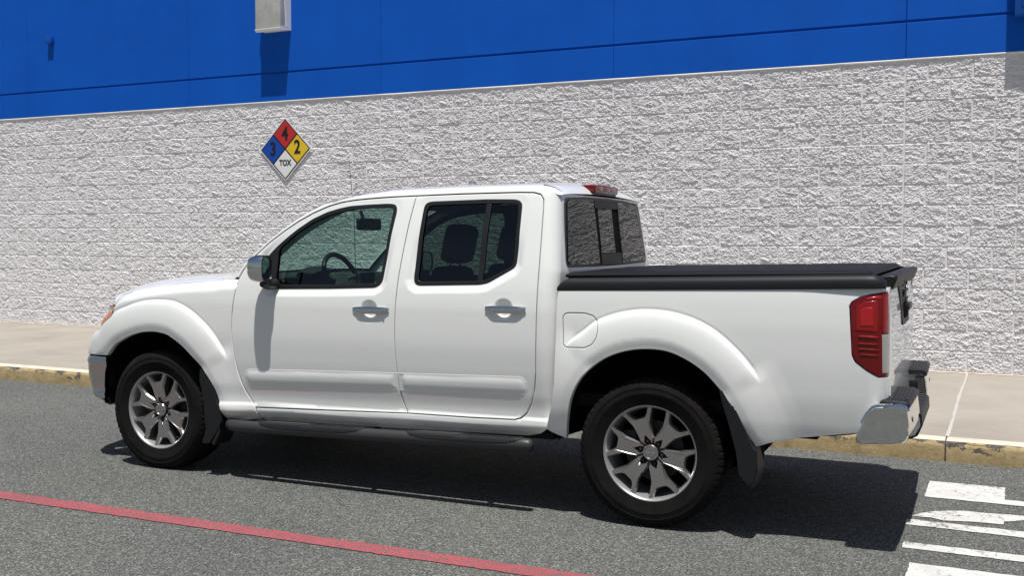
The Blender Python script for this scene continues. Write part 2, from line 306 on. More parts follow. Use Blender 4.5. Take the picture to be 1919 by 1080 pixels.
# ------------------------------------------------------------------ the store wall: split face blocks below, blue stucco above
BH, NC = .2032, 15
Z0 = .160; ZB = Z0 + NC * BH                  # 3.208: foot of the blue
wall_bm = MB(); wall_bm.box((-32, WY + .0006, .02), (30, WY + .5, 7.2))
wall = tag(wall_bm.build('store_wall', 'mortar', flat=True), 'tall store wall of white split face blocks below bright blue stucco', 'wall')
def relief(Lb, hb, nx, nz, seed, style=0):
    r = np.random.default_rng(seed); x = np.linspace(-Lb / 2, Lb / 2, nx); z = np.linspace(-hb / 2, hb / 2, nz); X, Z = np.meshgrid(x, z)
    H = np.zeros_like(X)
    for K, hs, gs, wgt in ((int(20 * Lb / .4), .0022, .06, 1.0), (int(170 * Lb / .4), .0022, .26, .9), (int(620 * Lb / .4), .0013, .42, .9)):
        cx = r.uniform(-Lb / 2, Lb / 2, K); cz = r.uniform(-hb / 2, hb / 2, K); h = r.normal(0, hs, K); gx = r.normal(0, gs, K); gz = r.normal(0, gs, K)
        sk = r.uniform(-.5, .9)
        d = (X[..., None] - cx + sk * (Z[..., None] - cz)) ** 2 * .55 + (Z[..., None] - cz) ** 2 * 1.5
        i = d.argmin(-1); H += wgt * (h[i] + gx[i] * (X - cx[i]) * .5 + gz[i] * (Z - cz[i]))
    H += .35 * (r.normal(0, .0014, X.shape))
    for _ in range(int(r.integers(0, 3))):      # spalled hollows under a broken ledge
        bx, bz = r.uniform(-.15, .15) * Lb / .4, r.uniform(-.06, .08); s = r.uniform(.025, .075); t_ = bz - Z + .35 * (X - bx) * r.uniform(-1, 1) + .006 * np.sin(X * 210 + bx * 900)
        H -= r.uniform(.007, .017) * np.exp(-(((X - bx) / s) ** 4)) * np.where(t_ > 0, np.clip(1 - t_ / (s * 1.1), 0, 1), 0)
    e = np.minimum(np.minimum(X + Lb / 2, Lb / 2 - X), np.minimum(Z + hb / 2, hb / 2 - Z)); k = np.clip(e / .005, 0, 1)
    H = (.0058 + .78 * H) * (k * (2 - k)); H = np.clip(H, .0002, .024)
    return np.stack([X, -H, Z], -1)
def block_arrays(Lb, hb, nx, nz, seed):
    A = relief(Lb, hb, nx, nz, seed); V = A.reshape(-1, 3); i, j = np.meshgrid(np.arange(nz - 1), np.arange(nx - 1), indexing='ij')
    a = (i * nx + j).ravel(); F = np.stack([a, a + 1, a + nx + 1, a + nx], 1)
    ring = list(range(nx)) + [k * nx + nx - 1 for k in range(1, nz)] + [(nz - 1) * nx + k for k in range(nx - 2, -1, -1)] + [k * nx for k in range(nz - 2, 0, -1)]
    n0 = len(V); back = V[ring].copy(); back[:, 1] = .010; V = np.vstack([V, back]); m_ = len(ring)
    G = np.array([(ring[k], n0 + k, n0 + (k + 1) % m_, ring[(k + 1) % m_]) for k in range(m_)])
    return V, np.vstack([F, G])
def np_mesh(name, V, F, material, smooth=False):
    me = bpy.data.meshes.new(name); me.vertices.add(len(V)); me.vertices.foreach_set('co', V.astype(np.float32).ravel())
    me.loops.add(F.size); me.loops.foreach_set('vertex_index', F.astype(np.int32).ravel()); me.polygons.add(len(F))
    me.polygons.foreach_set('loop_start', np.arange(0, F.size, 4, dtype=np.int32)); me.polygons.foreach_set('use_smooth', [smooth] * len(F))
    me.update(calc_edges=True); me.materials.append(MATS[material]); return me
MJ = .0135
NV = 26
bays = [-31.9, -25.7, -19.48, -13.262, -7.042, -.976, 5.09, 11.2, 17.3, 23.4, 29.5]
def project(P):
    d = Vector(P) - Vector((0, 0, CAMZ)); w = d.dot(cf)
    if w < .1: return None
    return 959.5 + 1960 * d.dot(cr) / w, 540 - 1960 * d.dot(cu) / w, 1960 / w
TR = [(165, 700), (190, 590), (240, 548), (430, 516), (560, 415), (640, 376), (800, 352), (1150, 347), (1192, 375), (1218, 492), (1690, 490), (1712, 505), (1738, 690), (1700, 830), (165, 830)]
def in_truck(x, y):
    r = False; j = len(TR) - 1
    for i in range(len(TR)):
        if (TR[i][1] > y) != (TR[j][1] > y) and x < (TR[j][0] - TR[i][0]) * (y - TR[i][1]) / (TR[j][1] - TR[i][1]) + TR[i][0]: r = not r
        j = i
    return r
spots = []
for a, b in zip(bays[:-1], bays[1:]):
    n = 15; Lb = (b - a) / n
    for c in range(NC):
        e = [a + Lb * i for i in range(n + 1)] if c % 2 else [a] + [a + Lb * (i + .5) for i in range(n)] + [b]
        for x0, x1 in zip(e[:-1], e[1:]):
            half = x1 - x0 < Lb * .75; x, z = (x0 + x1) / 2, Z0 + (c + .5) * BH
            pr = project((x, WY, z)); vis = pr is not None and -60 < pr[0] < 1980 and -40 < pr[1] < 1120
            hid = vis and in_truck(pr[0], pr[1])
            spots.append((x, z, x1 - x0, half, vis, hid, pr[2] * (.5 if half else 1) if pr else 0))
spots.sort(key=lambda s: -(s[6] + (1000 if s[4] and not s[5] else 0)))
FULL = .4095; protos = {}
for half in (0, 1):
    for k in range(NV if not half else 10):
        Lb = (FULL / 2 if half else FULL) - MJ; protos[half, k] = np_mesh('block', *block_arrays(Lb, BH - MJ, 41 if half else 81, 41, 100 * half + k), 'block_paint')
low = {(half, k): block_arrays((FULL / 2 if half else FULL) - MJ, BH - MJ, 12 if half else 23, 12, 100 * half + k) for half in (0, 1) for k in range(NV if not half else 10)}
mid = {(half, k): block_arrays((FULL / 2 if half else FULL) - MJ, BH - MJ, 30 if half else 59, 30, 100 * half + k) for half in (0, 1) for k in range(NV if not half else 10)}
SV, SF, off = [], [], 0
for i, (x, z, w, half, vis, hid, sz) in enumerate(spots):
    k = random.randrange(10 if half else NV); s = w / (FULL / 2 if half else FULL); flip = random.random() < .5; dy = random.uniform(-.002, .002)
    if i < 300:
        o = bpy.data.objects.new('block', protos[int(half), k]); COL.objects.link(o); o.parent = wall; o.location = (x, WY + dy, z); o.scale = (s, 1, 1)
        if flip: o.rotation_euler = (0, math.pi, 0)
    else:
        V, F = (mid if vis else low)[int(half), k]; V = V * np.array([s, 1, 1])
        if flip: V = V * np.array([-1, 1, -1])
        SV.append(V + np.array([x, WY + dy, z])); SF.append(F + off); off += len(V)
o = link('distant_blocks', np_mesh('distant_blocks', np.vstack(SV), np.vstack(SF), 'block_paint'), None, wall); o['kind'] = 'stuff'
del SV, SF
# blue stucco panels with an open reveal between the rows, white edge below
MB().box((-31.6, WY + .0005, ZB + .0125), (29.6, WY + .01, 7.15)).build('stucco_backing', 'blue_stucco', wall, flat=True)
vj = [-31.6, -28.5, -25.4, -22.4, -19.3, -16.25, -13.174, -10.09, -7.026, -4.007, -.977, 2.07, 5.1, 8.2, 11.2, 14.3, 17.3, 20.4, 23.5, 26.5, 29.6]
for za, zb in ((ZB + .012, 3.566), (3.592, 5.35), (5.365, 7.1)):
    for k, (a, b) in enumerate(zip(vj[:-1], vj[1:])):
        g = .0035 if a > -5 else .0018
        MB().rbox((a + .002, WY - .016, za), (b - g, WY + .02, zb), .003, 1).build('stucco_panel', 'blue_stucco', wall)
A = []
for x in np.arange(-31.6, 29.6, .25):
    j = random.uniform(-.003, .003); A.append([(x, WY + .003, ZB - .010 + j * .3), (x, WY - .012, ZB - .010 + j), (x, WY - .0185, ZB - .004 + j), (x, WY - .0185, ZB + .003 + j), (x, WY - .012, ZB + .0115), (x, WY + .003, ZB + .0118)])
MB().grid(A).build('drip_edge', 'white_trim', wall, ang=60)

# ------------------------------------------------------------------ things on the wall
def wall_lamp():
    t = tag(empty('wall_light', (-8.578, WY - .016, 4.10)), 'white boxy wall light with cloudy prismatic lens high on the blue wall', 'wall light')
    x0, x1, y0 = -.203, .203, -.214
    bm_ = MB(); bm_.box((x0, -.055, .0), (x1, .0, .56)); bm_.build('back_plate', 'lamp_housing', t)
    q = MB(); q.prism([(-.055, 0.), (y0 + .02, -.028), (y0, .0), (y0, .012), (-.055, .03)], lambda a, b: (x0, a, b), lambda a, b: (x1, a, b)); q.build('bottom_rim', 'lamp_housing', t)
    for c0, c1 in ((x1 - .012, x1 + .001), (x0, x0 + .012)): q = MB(); q.prism([(-.055, .03), (-.10, .035), (-.135, .56), (-.055, .56)], lambda a, b: (c0, a, b), lambda a, b: (c1, a, b)); q.build('side_cheek', 'lamp_housing', t)
    q = MB(); q.rbox((x0 - .01, y0 - .01, .56), (x1 + .01, .0, .62), .01); q.build('top_cover', 'lamp_housing', t)
    q = MB(); q.rbox((x0 + .004, y0 + .004, .022), (x1 - .013, y0 + .018, .558), .006); q.rbox((x1 - .03, y0 + .02, .022), (x1 - .014, -.105, .558), .004); q.rbox((x0 + .002, y0 + .02, .022), (x0 + .018, -.105, .558), .004); q.build('lens', 'milky_glass', t)
    q = MB(); q.grid([[(x, -.058 - .10 * (abs(x) / .17) ** 2, z) for z in (.03, .20, .55)] for x in np.linspace(-.17, .17, 13)]); q.build('reflector', 'lamp_housing', t)
    q = MB(); q.rbox((-.05, -.10, .34), (.05, -.05, .50), .01); q.build('lamp_socket', 'lamp_housing', t)

    q = MB(); q.tube([(-.06, -.13, .16), (-.06, -.13, .42)], [.03, .035], 14); q.build('bulb', 'clear_lens', t)
wall_lamp()
t = tag(empty('sensor_box', (-12.665, WY - .016, 4.255)), 'small blue painted box jutting from the blue wall at far left', 'box')
MB().rbox((-.055, -.062, 0), (.055, 0, .105), .004).build('box_body', 'blue_metal', t); MB().cyl((.03, -.05, .105), (.03, -.05, .112), .012).build('screw', 'blue_metal', t)
t = tag(empty('vent_hood', (.23, WY - .016, 3.53)), 'large blue painted box on the wall at the upper right corner', 'vent')
MB().rbox((-.255, -.165, 0), (.255, 0, .80), .006).build('hood_body', 'blue_metal', t); MB().rbox((-.20, -.172, .07), (.20, -.163, .73), .004).build('front_plate', 'blue_metal', t)
# hazard diamond
S_, H_ = .410, .281
t = tag(empty('hazard_sign', (-8.476, WY - .024, 2.592)), 'diamond hazard sign in red, blue, yellow and white on the block wall', 'sign')
def dia(name, cx, cz, h, y, material, thick=.004):
    q = MB(); q.prism([(cx - h, cz), (cx, cz - h), (cx + h, cz), (cx, cz + h)], lambda a, b: (a, y, b), lambda a, b: (a, y + thick, b)); return q.build(name, material, t, flat=True)
dia('sign_plate', 0, 0, S_, 0, 'sign_white', .004); dia('border', 0, 0, S_ - .022, -.003, 'sign_black', .003)
hq = (S_ - .022) / 2 - .016; o_ = (S_ - .022) / 2 - .002
for cx, cz, mt, tx, sz, tz in ((0, o_, 'sign_red', '4', .215, 0), (-o_, 0, 'sign_blue', '3', .215, 0), (o_, 0, 'sign_yellow', '2', .215, .015), (0, -o_, 'sign_white', 'TOX', .092, .015)):
    f = dia('field', cx, cz, hq, -.005, mt, .002); me = text_mesh(tx, sz); g = link('lettering', me, 'sign_black', f); g.location = (cx, -.0065, cz + tz); g.rotation_euler = (R(90), 0, 0); g.scale = (.95, 1.12, 1)
for z in (S_ - .03, -S_ + .03): MB().cyl((0, -.006, z), (0, -.002, z), .008, 10).build('bolt', 'steel', t)

# ------------------------------------------------------------------ the pickup: side surface as half width w(x, z)
# truck frame: x = 0 at the front axle, + to the tail; near side y < 0; z from the ground
def pch(xs,ys):
    xs=np.array(xs,float);ys=np.array(ys,float);h=np.diff(xs);d=np.diff(ys)/h
    m=np.zeros_like(xs);m[0]=d[0];m[-1]=d[-1]
    for i in range(1,len(xs)-1):
        if d[i-1]*d[i]>0:
            w1=2*h[i]+h[i-1];w2=h[i]+2*h[i-1];m[i]=(w1+w2)/(w1/d[i-1]+w2/d[i])
    def f(x):
        x=np.clip(np.asarray(x,float),xs[0],xs[-1])
        i=np.clip(np.searchsorted(xs,x)-1,0,len(h)-1);t=(x-xs[i])/h[i]
        return (ys[i]*(1+2*t)*(1-t)**2+m[i]*h[i]*t*(1-t)**2+ys[i+1]*t*t*(3-2*t)+m[i+1]*h[i]*t*t*(t-1))
    return f
def sst(a,b,x):
    t=np.clip((np.asarray(x,float)-a)/(b-a),0,1);return t*t*(3-2*t)
def segd(px,pz,poly,closed=True):
    P=np.asarray(poly,float);Q=np.roll(P,-1,0) if closed else P[1:];A=P if closed else P[:-1]
    best=np.full(px.shape,1e9)
    for a,b in zip(A,Q):
        d=b-a;L=d@d
        if L<1e-14: continue
        t=np.clip(((px-a[0])*d[0]+(pz-a[1])*d[1])/L,0,1)
        best=np.minimum(best,np.hypot(px-a[0]-t*d[0],pz-a[1]-t*d[1]))
    return best
def inpoly(px,pz,poly):
    P=np.asarray(poly,float);r=np.zeros(px.shape,bool);j=len(P)-1
    for i in range(len(P)):
        xi,zi=P[i];xj,zj=P[j]
        if zi!=zj:
            c=((zi>pz)!=(zj>pz))&(px<(xj-xi)*(pz-zi)/(zj-zi)+xi);r^=c
        j=i
    return r
FWO=[(.882,1.160),(.825,1.352),(.880,1.405),(.931,1.446),(1.023,1.515),(1.118,1.573),(1.214,1.613),(1.299,1.634),(1.37,1.646),(1.489,1.652),(1.62,1.655),(1.66,1.652),(1.681,1.640),(1.687,1.609),(1.668,1.452),(1.653,1.33),(1.642,1.222),(1.628,1.195),(1.595,1.178),(1.3,1.168)]
RWO=[(1.859,1.637),(1.874,1.656),(1.902,1.662),(2.247,1.668),(2.418,1.664),(2.45,1.654),(2.461,1.632),(2.463,1.525),(2.464,1.410),(2.458,1.314),(2.444,1.293),(2.298,1.213),(2.251,1.204),(1.874,1.194),(1.850,1.205),(1.840,1.232),(1.847,1.411)]
PROF=pch([.28,.34,.375,.40,.43,.455,.475,.50,.6,.75,.9,1.05,1.16,1.25,1.45,1.65,1.70,1.74],[.76,.785,.818,.843,.858,.857,.847,.848,.864,.880,.887,.883,.871,.854,.803,.745,.727,.70])
PROFB=pch([.38,.44,.50,.58,.72,.88,1.0,1.1,1.19,1.24],[.79,.815,.836,.856,.874,.880,.878,.871,.860,.85])
SH=pch([.38,.40,.454,.496,.538,.60,.70,.72,.784,.832,.886,.96,1.037,1.075,1.12],[.055,.035,-.02,-.047,-.062,-.062,-.05,-.046,-.016,.022,.085,.11,.125,.15,.22])
FC=(0.,.378);RC=(3.205,.378)
FLIP=[(-.50,.690),(-.455,.700),(-.425,.721),(-.365,.775),(-.279,.817),(-.143,.863),(-.049,.878),(.04,.879),(.123,.866),(.158,.850),(.234,.807),(.310,.746),(.375,.690),(.435,.620),(.473,.557),(.509,.448),(.534,.351)]
FCR=[(-.70,.72),(-.65,.83),(-.528,.892),(-.46,.945),(-.385,.987),(-.26,1.029),(-.15,1.059),(-.04,1.073),(.088,1.075),(.15,1.070),(.216,1.051),(.294,1.016),(.370,.967),(.447,.903),(.519,.818),(.553,.767),(.60,.65),(.65,.5),(.68,.38)]
RLIP=[(2.753,.405),(2.756,.44),(2.771,.526),(2.796,.625),(2.848,.725),(2.913,.794),(3.013,.858),(3.134,.894),(3.219,.901),(3.301,.895),(3.394,.862),(3.487,.804),(3.565,.724),(3.621,.648),(3.676,.543),(3.735,.440)]
RCR=[(2.58,.42),(2.60,.55),(2.65,.72),(2.725,.86),(2.796,.929),(2.854,.973),(2.94,1.034),(3.063,1.075),(3.184,1.091),(3.291,1.086),(3.41,1.059),(3.524,1.007),(3.616,.936),(3.694,.856),(3.734,.802),(3.80,.68),(3.85,.55),(3.88,.43)]
def polar(l,c):
    a=np.array([(np.arctan2(z-c[1],x-c[0]),np.hypot(x-c[0],z-c[1])) for x,z in l]);a=a[a[:,0].argsort()];return pch(a[:,0],a[:,1])
FL,FK,RL,RK=polar(FLIP,FC),polar(FCR,FC),polar(RLIP,RC),polar(RCR,RC)
SHARP=pch([-.3,0,.22,.28,.45,.65,.80,.89,.94,.975,1.0,1.025,1.1,1.6],[.70,.80,.975,1.0,.95,.83,.69,.56,.44,.23,.0,-.08,-.02,0])
SOFT=pch([-.3,0,.24,.32,.6,1.0,1.35,1.7,2.2],[1,1,.99,.95,.72,.34,.09,0,0])
D2=np.pi/180
def flare(x,z,c,L,K,lo,hi,amp):
    th=np.arctan2(z-c[1],x-c[0]);r=np.hypot(x-c[0],z-c[1]);rl=L(th);rk=np.maximum(K(th),rl+.08)
    t=(r-rl)/(rk-rl)
    s=sst(lo-5*D2,lo+3*D2,th)*(1-sst(hi-3*D2,hi+5*D2,th))
    v=SHARP(t)*s+SOFT(t)*(1-s)
    v=np.where(z<c[1]-.1,v*np.clip(1-(c[1]-.1-z)/.2,0,1),v)
    return amp*v*(np.abs(th)<179.9*D2)
def handle(x,z):
    w=0
    for hx,hz in ((1.572,1.047),(2.405,1.070)):
        d=np.hypot((x-hx)/.066,(z-hz)/.068);w=w-.026*(1-sst(.35,1.0,d))
    return w
def w_cab(x,z,win=True):
    x=np.asarray(x,float);z=np.asarray(z,float)
    zz=z-np.clip(x-.75,-.3,2)*.017*(1-sst(.55,.9,z))
    w=PROF(zz)-.083*np.clip(.45-x,0,None)**2
    if win:
        d=np.full(x.shape,1.);m=z>1.1
        if m.any():
            xx,zm=x[m],z[m];dd=np.full(xx.shape,1.)
            for P in (FWO,RWO):
                q=segd(xx,zm,P);q=np.where(inpoly(xx,zm,P),-q,q);dd=np.minimum(dd,q)
            d[m]=dd
        w=w-.020*(1-.85*sst(1.30,1.50,z))*(1-sst(.002,.046,d))
        w=w+handle(x,z)
    t=np.clip((x-2.61+.043*np.clip((z-1.28)/.41,0,1))/.088,0,.9995)
    return w-.088*(1-np.sqrt(1-t*t))
def w_front(x,z):
    x=np.asarray(x,float);z=np.asarray(z,float)
    w=w_cab(x,z,False)
    # hood shoulder
    zt=HT(x);w=w-.045*sst(0,1,np.clip((z-zt+.075)/.075,0,1.2))**1.6
    w=w+flare(x,z,FC,FL,FK,36*D2,185*D2,.042)
    u=np.clip(-.545-(x-SH(z)),0,.2199)
    return w-(.22-np.sqrt(.22**2-u*u))
HT=pch([-.75,-.5,-.408,-.383,-.317,-.198,-.101,.046,.161,.316,.468,.512,.65],[.95,1.0,1.05,1.084,1.112,1.136,1.153,1.172,1.185,1.197,1.205,1.213,1.219])
def w_bed(x,z):
    x=np.asarray(x,float);z=np.asarray(z,float)
    w=PROFB(z)+flare(x,z,RC,RL,RK,39*D2,126*D2,.042)
    t=np.clip((x-4.245)/.085,0,.9995)
    return w-.085*(1-np.sqrt(1-t*t))-.01*sst(3.9,4.3,x)

# ------------------------------------------------------------------ panel builder
def resample(poly, step, closed=True):
    out = []; q = poly + poly[:1] if closed else poly
    for (a, b), (c, d) in zip(q[:-1], q[1:]):
        n = max(1, int(math.ceil(math.hypot(c - a, d - b) / step))); out += [(a + (c - a) * i / n, b + (d - b) * i / n) for i in range(n)]
    if not closed: out.append(poly[-1])
    return out
def area(p): return .5 * sum(a[0] * b[1] - b[0] * a[1] for a, b in zip(p, p[1:] + p[:1]))
def ccw(p): p = [tuple(q) for q in p]; return p if area(p) > 0 else p[::-1]
def outdirs(p):                                             # outward unit normals of a ccw loop
    P = np.array(p); e = np.roll(P, -1, 0) - P; n = np.stack([e[:, 1], -e[:, 0]], 1); n /= np.linalg.norm(n, axis=1)[:, None] + 1e-12
    m = n + np.roll(n, 1, 0); l = np.linalg.norm(m, axis=1)[:, None]; m = m / np.maximum(l, .3); return m / np.maximum(np.linalg.norm(m, axis=1)[:, None], .6)
def inset(p, d): P = np.array(p); return [tuple(q) for q in P - outdirs(p) * d]
def fine(p, step=.02):                                      # Catmull-Rom smoothing of a traced loop is not needed where it is dense; plain resample
    return resample(p, step)
def smooth_loop(p, it=1):
    for _ in range(it): p = [q for a, b in zip(p, p[1:] + p[:1]) for q in ((.75 * a[0] + .25 * b[0], .75 * a[1] + .25 * b[1]), (.25 * a[0] + .75 * b[0], .25 * a[1] + .75 * b[1]))]
    return p
def panel(name, poly, wf, material, parent, holes=(), g=.014, step=.012, drop=.003, ins=.0045, flange=.03, refine=(), curves=()):
    poly = ccw(resample(ccw(poly), step)); pts = []; drp = []; out = []; edges = []
    loops = []
    def ring(lp, d, od):
        n0 = len(pts); pts.extend(lp); drp.extend([d] * len(lp)); out.extend(od); edges.extend([(n0 + i, n0 + (i + 1) % len(lp)) for i in range(len(lp))]); return n0, len(lp)
    od = [tuple(q) for q in outdirs(poly)]; rim = [ring(poly, drop, od)]; inner = inset(poly, ins); ring(inner, 0., [(0, 0)] * len(inner))
    hl = []
    for h in holes:
        h = ccw(resample(ccw(h), step)); ho = [(-a, -b) for a, b in outdirs(h)]; rim.append(ring(h, drop, ho)); hi = inset(h, -ins); ring(hi, 0., [(0, 0)] * len(hi)); hl.append((h, hi))
    P = np.array(poly); x0, z0 = P.min(0); x1, z1 = P.max(0)
    def cand(xa, xb, za, zb, s):
        X, Z = np.meshgrid(np.arange(xa + s / 2, xb, s), np.arange(za + s / 2, zb, s)); return X.ravel(), Z.ravel()
    X, Z = cand(x0, x1, z0, z1, g)
    for (a, b, c, d, s) in refine:
        k = ~((X > a) & (X < b) & (Z > c) & (Z < d)); X, Z = X[k], Z[k]; U, V = cand(a, b, c, d, s); X = np.r_[X, U]; Z = np.r_[Z, V]
    for cv, rad in curves:
        cv = np.array(cv); k = segd(X, Z, cv[::4], False) > rad; X, Z = X[k], Z[k]; tn = np.gradient(cv, axis=0); nn = np.stack([-tn[:, 1], tn[:, 0]], 1); nn /= np.linalg.norm(nn, axis=1)[:, None]
        for d in np.arange(-rad, rad + 1e-6, .005): X = np.r_[X, cv[:, 0] + nn[:, 0] * d]; Z = np.r_[Z, cv[:, 1] + nn[:, 1] * d]
    k = inpoly(X, Z, inner); X, Z = X[k], Z[k]; k = segd(X, Z, inner) > g * .45; X, Z = X[k], Z[k]
    for h, hi in hl: k = ~inpoly(X, Z, hi) & (segd(X, Z, hi) > g * .45); X, Z = X[k], Z[k]
    nb = len(pts); pts.extend(zip(X, Z)); drp.extend([0.] * len(X)); out.extend([(0, 0)] * len(X))
    vs_, es_, fs_, ov, _, _ = geometry.delaunay_2d_cdt([Vector((float(a), float(b))) for a, b in pts], edges, [], 0, 1e-6)
    Q = np.array([(v.x, v.y) for v in vs_]); src = [o[0] if o else 0 for o in ov]; dr = np.array([drp[i] for i in src]); ou = np.array([out[i] for i in src], float)
    T = np.array([f for f in fs_ if len(f) == 3]); C = Q[T].mean(1); ok = inpoly(C[:, 0], C[:, 1], poly)
    for h, hi in hl: ok &= ~inpoly(C[:, 0], C[:, 1], h)
    T = T[ok]; A_ = Q[T]; sgn = (A_[:, 1, 0] - A_[:, 0, 0]) * (A_[:, 2, 1] - A_[:, 0, 1]) - (A_[:, 2, 0] - A_[:, 0, 0]) * (A_[:, 1, 1] - A_[:, 0, 1])
    T[sgn < 0] = T[sgn < 0][:, ::-1]
    W = wf(Q[:, 0], Q[:, 1]); e = .003; gx = (wf(Q[:, 0] + e, Q[:, 1]) - wf(Q[:, 0] - e, Q[:, 1])) / (2 * e); gz = (wf(Q[:, 0], Q[:, 1] + e) - wf(Q[:, 0], Q[:, 1] - e)) / (2 * e)
    nr = np.stack([-gx, -np.ones_like(gx), -gz], 1); nr /= np.linalg.norm(nr, axis=1)[:, None]; nr[:, 0] += ou[:, 0] * .75; nr[:, 2] += ou[:, 1] * .75; nr /= np.linalg.norm(nr, axis=1)[:, None]
    V = np.stack([Q[:, 0], -(W - dr), Q[:, 1]], 1); F = [tuple(int(i) for i in t) for t in T]; V = list(map(tuple, V)); NR = list(map(tuple, nr))
    inv = {}
    for i, s in enumerate(src): inv.setdefault(s, i)
    if flange:
        for n0, n in rim:
            ids = [inv[n0 + i] for i in range(n)]; b0 = len(V)
            for i in ids: V.append(V[i]); NR.append((ou[i, 0], 0, ou[i, 1]))
            for i in ids: V.append((V[i][0], V[i][1] + flange, V[i][2])); NR.append((ou[i, 0], 0, ou[i, 1]))
            for i in range(n): j = (i + 1) % n; F.append((b0 + j, b0 + i, b0 + n + i, b0 + n + j))
    me = bpy.data.meshes.new(name); me.from_pydata(V, [], F); me.polygons.foreach_set('use_smooth', [True] * len(F)); me.update()
    me.normals_split_custom_set_from_vertices(NR)
    return link(name, me, material, parent)

truck = tag(empty('pickup_truck'), 'white four door pickup truck with black bed cover parked by the wall', 'truck')
truck.matrix_world = Matrix(((.999823, -.017462, -.006951, -4.83563), (.017462, .999848, -.000121, 5.80450), (.006952, 0, .999976, -.01113), (0, 0, 0, 1)))
# outlines in (x, z), metres
DF = [(.753, .447), (.721, .482), (.685, .532), (.659, .594), (.638, .665), (.625, .722), (.616, .79), (.609, .85), (.605, .917), (.607, 1.0), (.616, 1.083), (.627, 1.154), (.645, 1.219), (.668, 1.262), (.70, 1.308)]
DT = [(.742, 1.352), (.836, 1.434), (.931, 1.501), (1.025, 1.559), (1.121, 1.607), (1.218, 1.644), (1.302, 1.665), (1.392, 1.677), (1.491, 1.684), (1.621, 1.690), (1.798, 1.694)]
DB = [(1.789, 1.629), (1.775, 1.529), (1.765, 1.419), (1.756, 1.309), (1.749, 1.21), (1.744, 1.1), (1.741, 1.0), (1.740, .9), (1.742, .823), (1.747, .737), (1.757, .621), (1.774, .542), (1.80, .480)]
DR = [(2.088, 1.699), (2.432, 1.700), (2.519, 1.697), (2.56, 1.686), (2.580, 1.660), (2.586, 1.603), (2.592, 1.446), (2.596, 1.303), (2.597, 1.127), (2.595, .925), (2.589, .736), (2.578, .654), (2.557, .584), (2.527, .528), (2.494, .499), (2.454, .488), (2.193, .482)]
FDOOR = DF + DT + DB; RDOOR = [DB[-1]] + DB[-2::-1] + [DT[-1]] + DR
FWS, RWS = smooth_loop(resample(ccw(FWO), .05), 2), smooth_loop(resample(ccw(RWO), .05), 2)
HREF = lambda hx, hz: [(hx - .08, hx + .08, hz - .08, hz + .08, .0065)]
fdoor = panel('front_door', inset(ccw(FDOOR), .0025), w_cab, 'white_paint', truck, [inset(FWS, .002)], g=.017, refine=[(.6, 1.74, 1.10, 1.19, .009)] + HREF(1.572, 1.047))
rdoor = panel('rear_door', inset(ccw(RDOOR), .0025), w_cab, 'white_paint', truck, [inset(RWS, .002)], g=.017, refine=[(1.80, 2.52, 1.12, 1.30, .009)] + HREF(2.405, 1.070))
# window trims and panes
def wrec(d): return lambda x, z: w_cab(x, z, False) - .020 * (1 - .85 * sst(1.30, 1.50, z)) + d
FWI = [(.908, 1.187), (.906, 1.385), (.922, 1.411), (1.028, 1.492), (1.122, 1.549), (1.218, 1.590), (1.304, 1.610), (1.39, 1.624), (1.493, 1.630), (1.652, 1.631), (1.663, 1.618), (1.66, 1.575), (1.648, 1.452), (1.634, 1.33), (1.624, 1.222), (1.60, 1.203), (1.3, 1.192)]
RWI = [(1.880, 1.620), (1.902, 1.640), (2.251, 1.644), (2.428, 1.641), (2.440, 1.625), (2.443, 1.526), (2.441, 1.398), (2.438, 1.322), (2.428, 1.303), (2.283, 1.229), (2.243, 1.224), (1.882, 1.215), (1.868, 1.230), (1.870, 1.30), (1.874, 1.424)]
FWI, RWI = smooth_loop(resample(ccw(FWI), .05), 2), smooth_loop(resample(ccw(RWI), .05), 2)
panel('window_trim', FWS, wrec(.003), 'black_plastic', fdoor, [FWI], g=.03, step=.02, flange=.02)
panel('window_trim', RWS, wrec(.003), 'black_plastic', rdoor, [RWI], g=.03, step=.02, flange=.02)
panel('window_pane', inset(ccw(FWI), -.004), wrec(-.008), 'clear_glass', fdoor, g=.06, step=.04, drop=0, flange=0)
panel('window_pane', inset(ccw(RWI), -.004), wrec(-.008), 'privacy_glass', rdoor, g=.06, step=.04, drop=0, flange=0)
panel('window_divider', [(2.246, 1.646), (2.276, 1.646), (2.264, 1.222), (2.234, 1.222)], wrec(.001), 'black_plastic', rdoor, g=.02, flange=.015)
# body side moulding strip
def mould(poly, notch=None):
    P = ccw(poly)
    def f(x, z):
        d = segd(x, z, P); h = .0012 + .0052 * np.sin(np.clip((d - .012) / .036, 0, 1) * np.pi / 2) ** .9
        if notch: h = h - .004 * (1 - sst(.032, .046, x - notch)) * sst(.006, .014, d)
        return w_cab(x, z, False) + h
    return f
MF = smooth_loop([(.700, .679), (.681, .66), (.678, .625), (.690, .594), (.72, .578), (1.20, .588), (1.748, .603), (1.741, .708), (1.2, .694), (.74, .681)], 1)
MF = [(.728, .681), (.704, .674), (.688, .656), (.681, .634), (.688, .604), (.706, .583), (.73, .575), (1.2, .588), (1.750, .604), (1.742, .708), (1.2, .695)]
MR = [(1.759, .604), (2.1, .608), (2.498, .615), (2.522, .622), (2.540, .644), (2.545, .668), (2.538, .698), (2.520, .718), (2.496, .725), (2.1, .716), (1.751, .708)]
panel('side_moulding', MF, mould(MF), 'white_paint', fdoor, g=.012, step=.010, drop=.0015, flange=.012)
panel('side_moulding', MR, mould(MR, 1.751), 'white_paint', rdoor, g=.012, step=.010, drop=.0015, flange=.012)
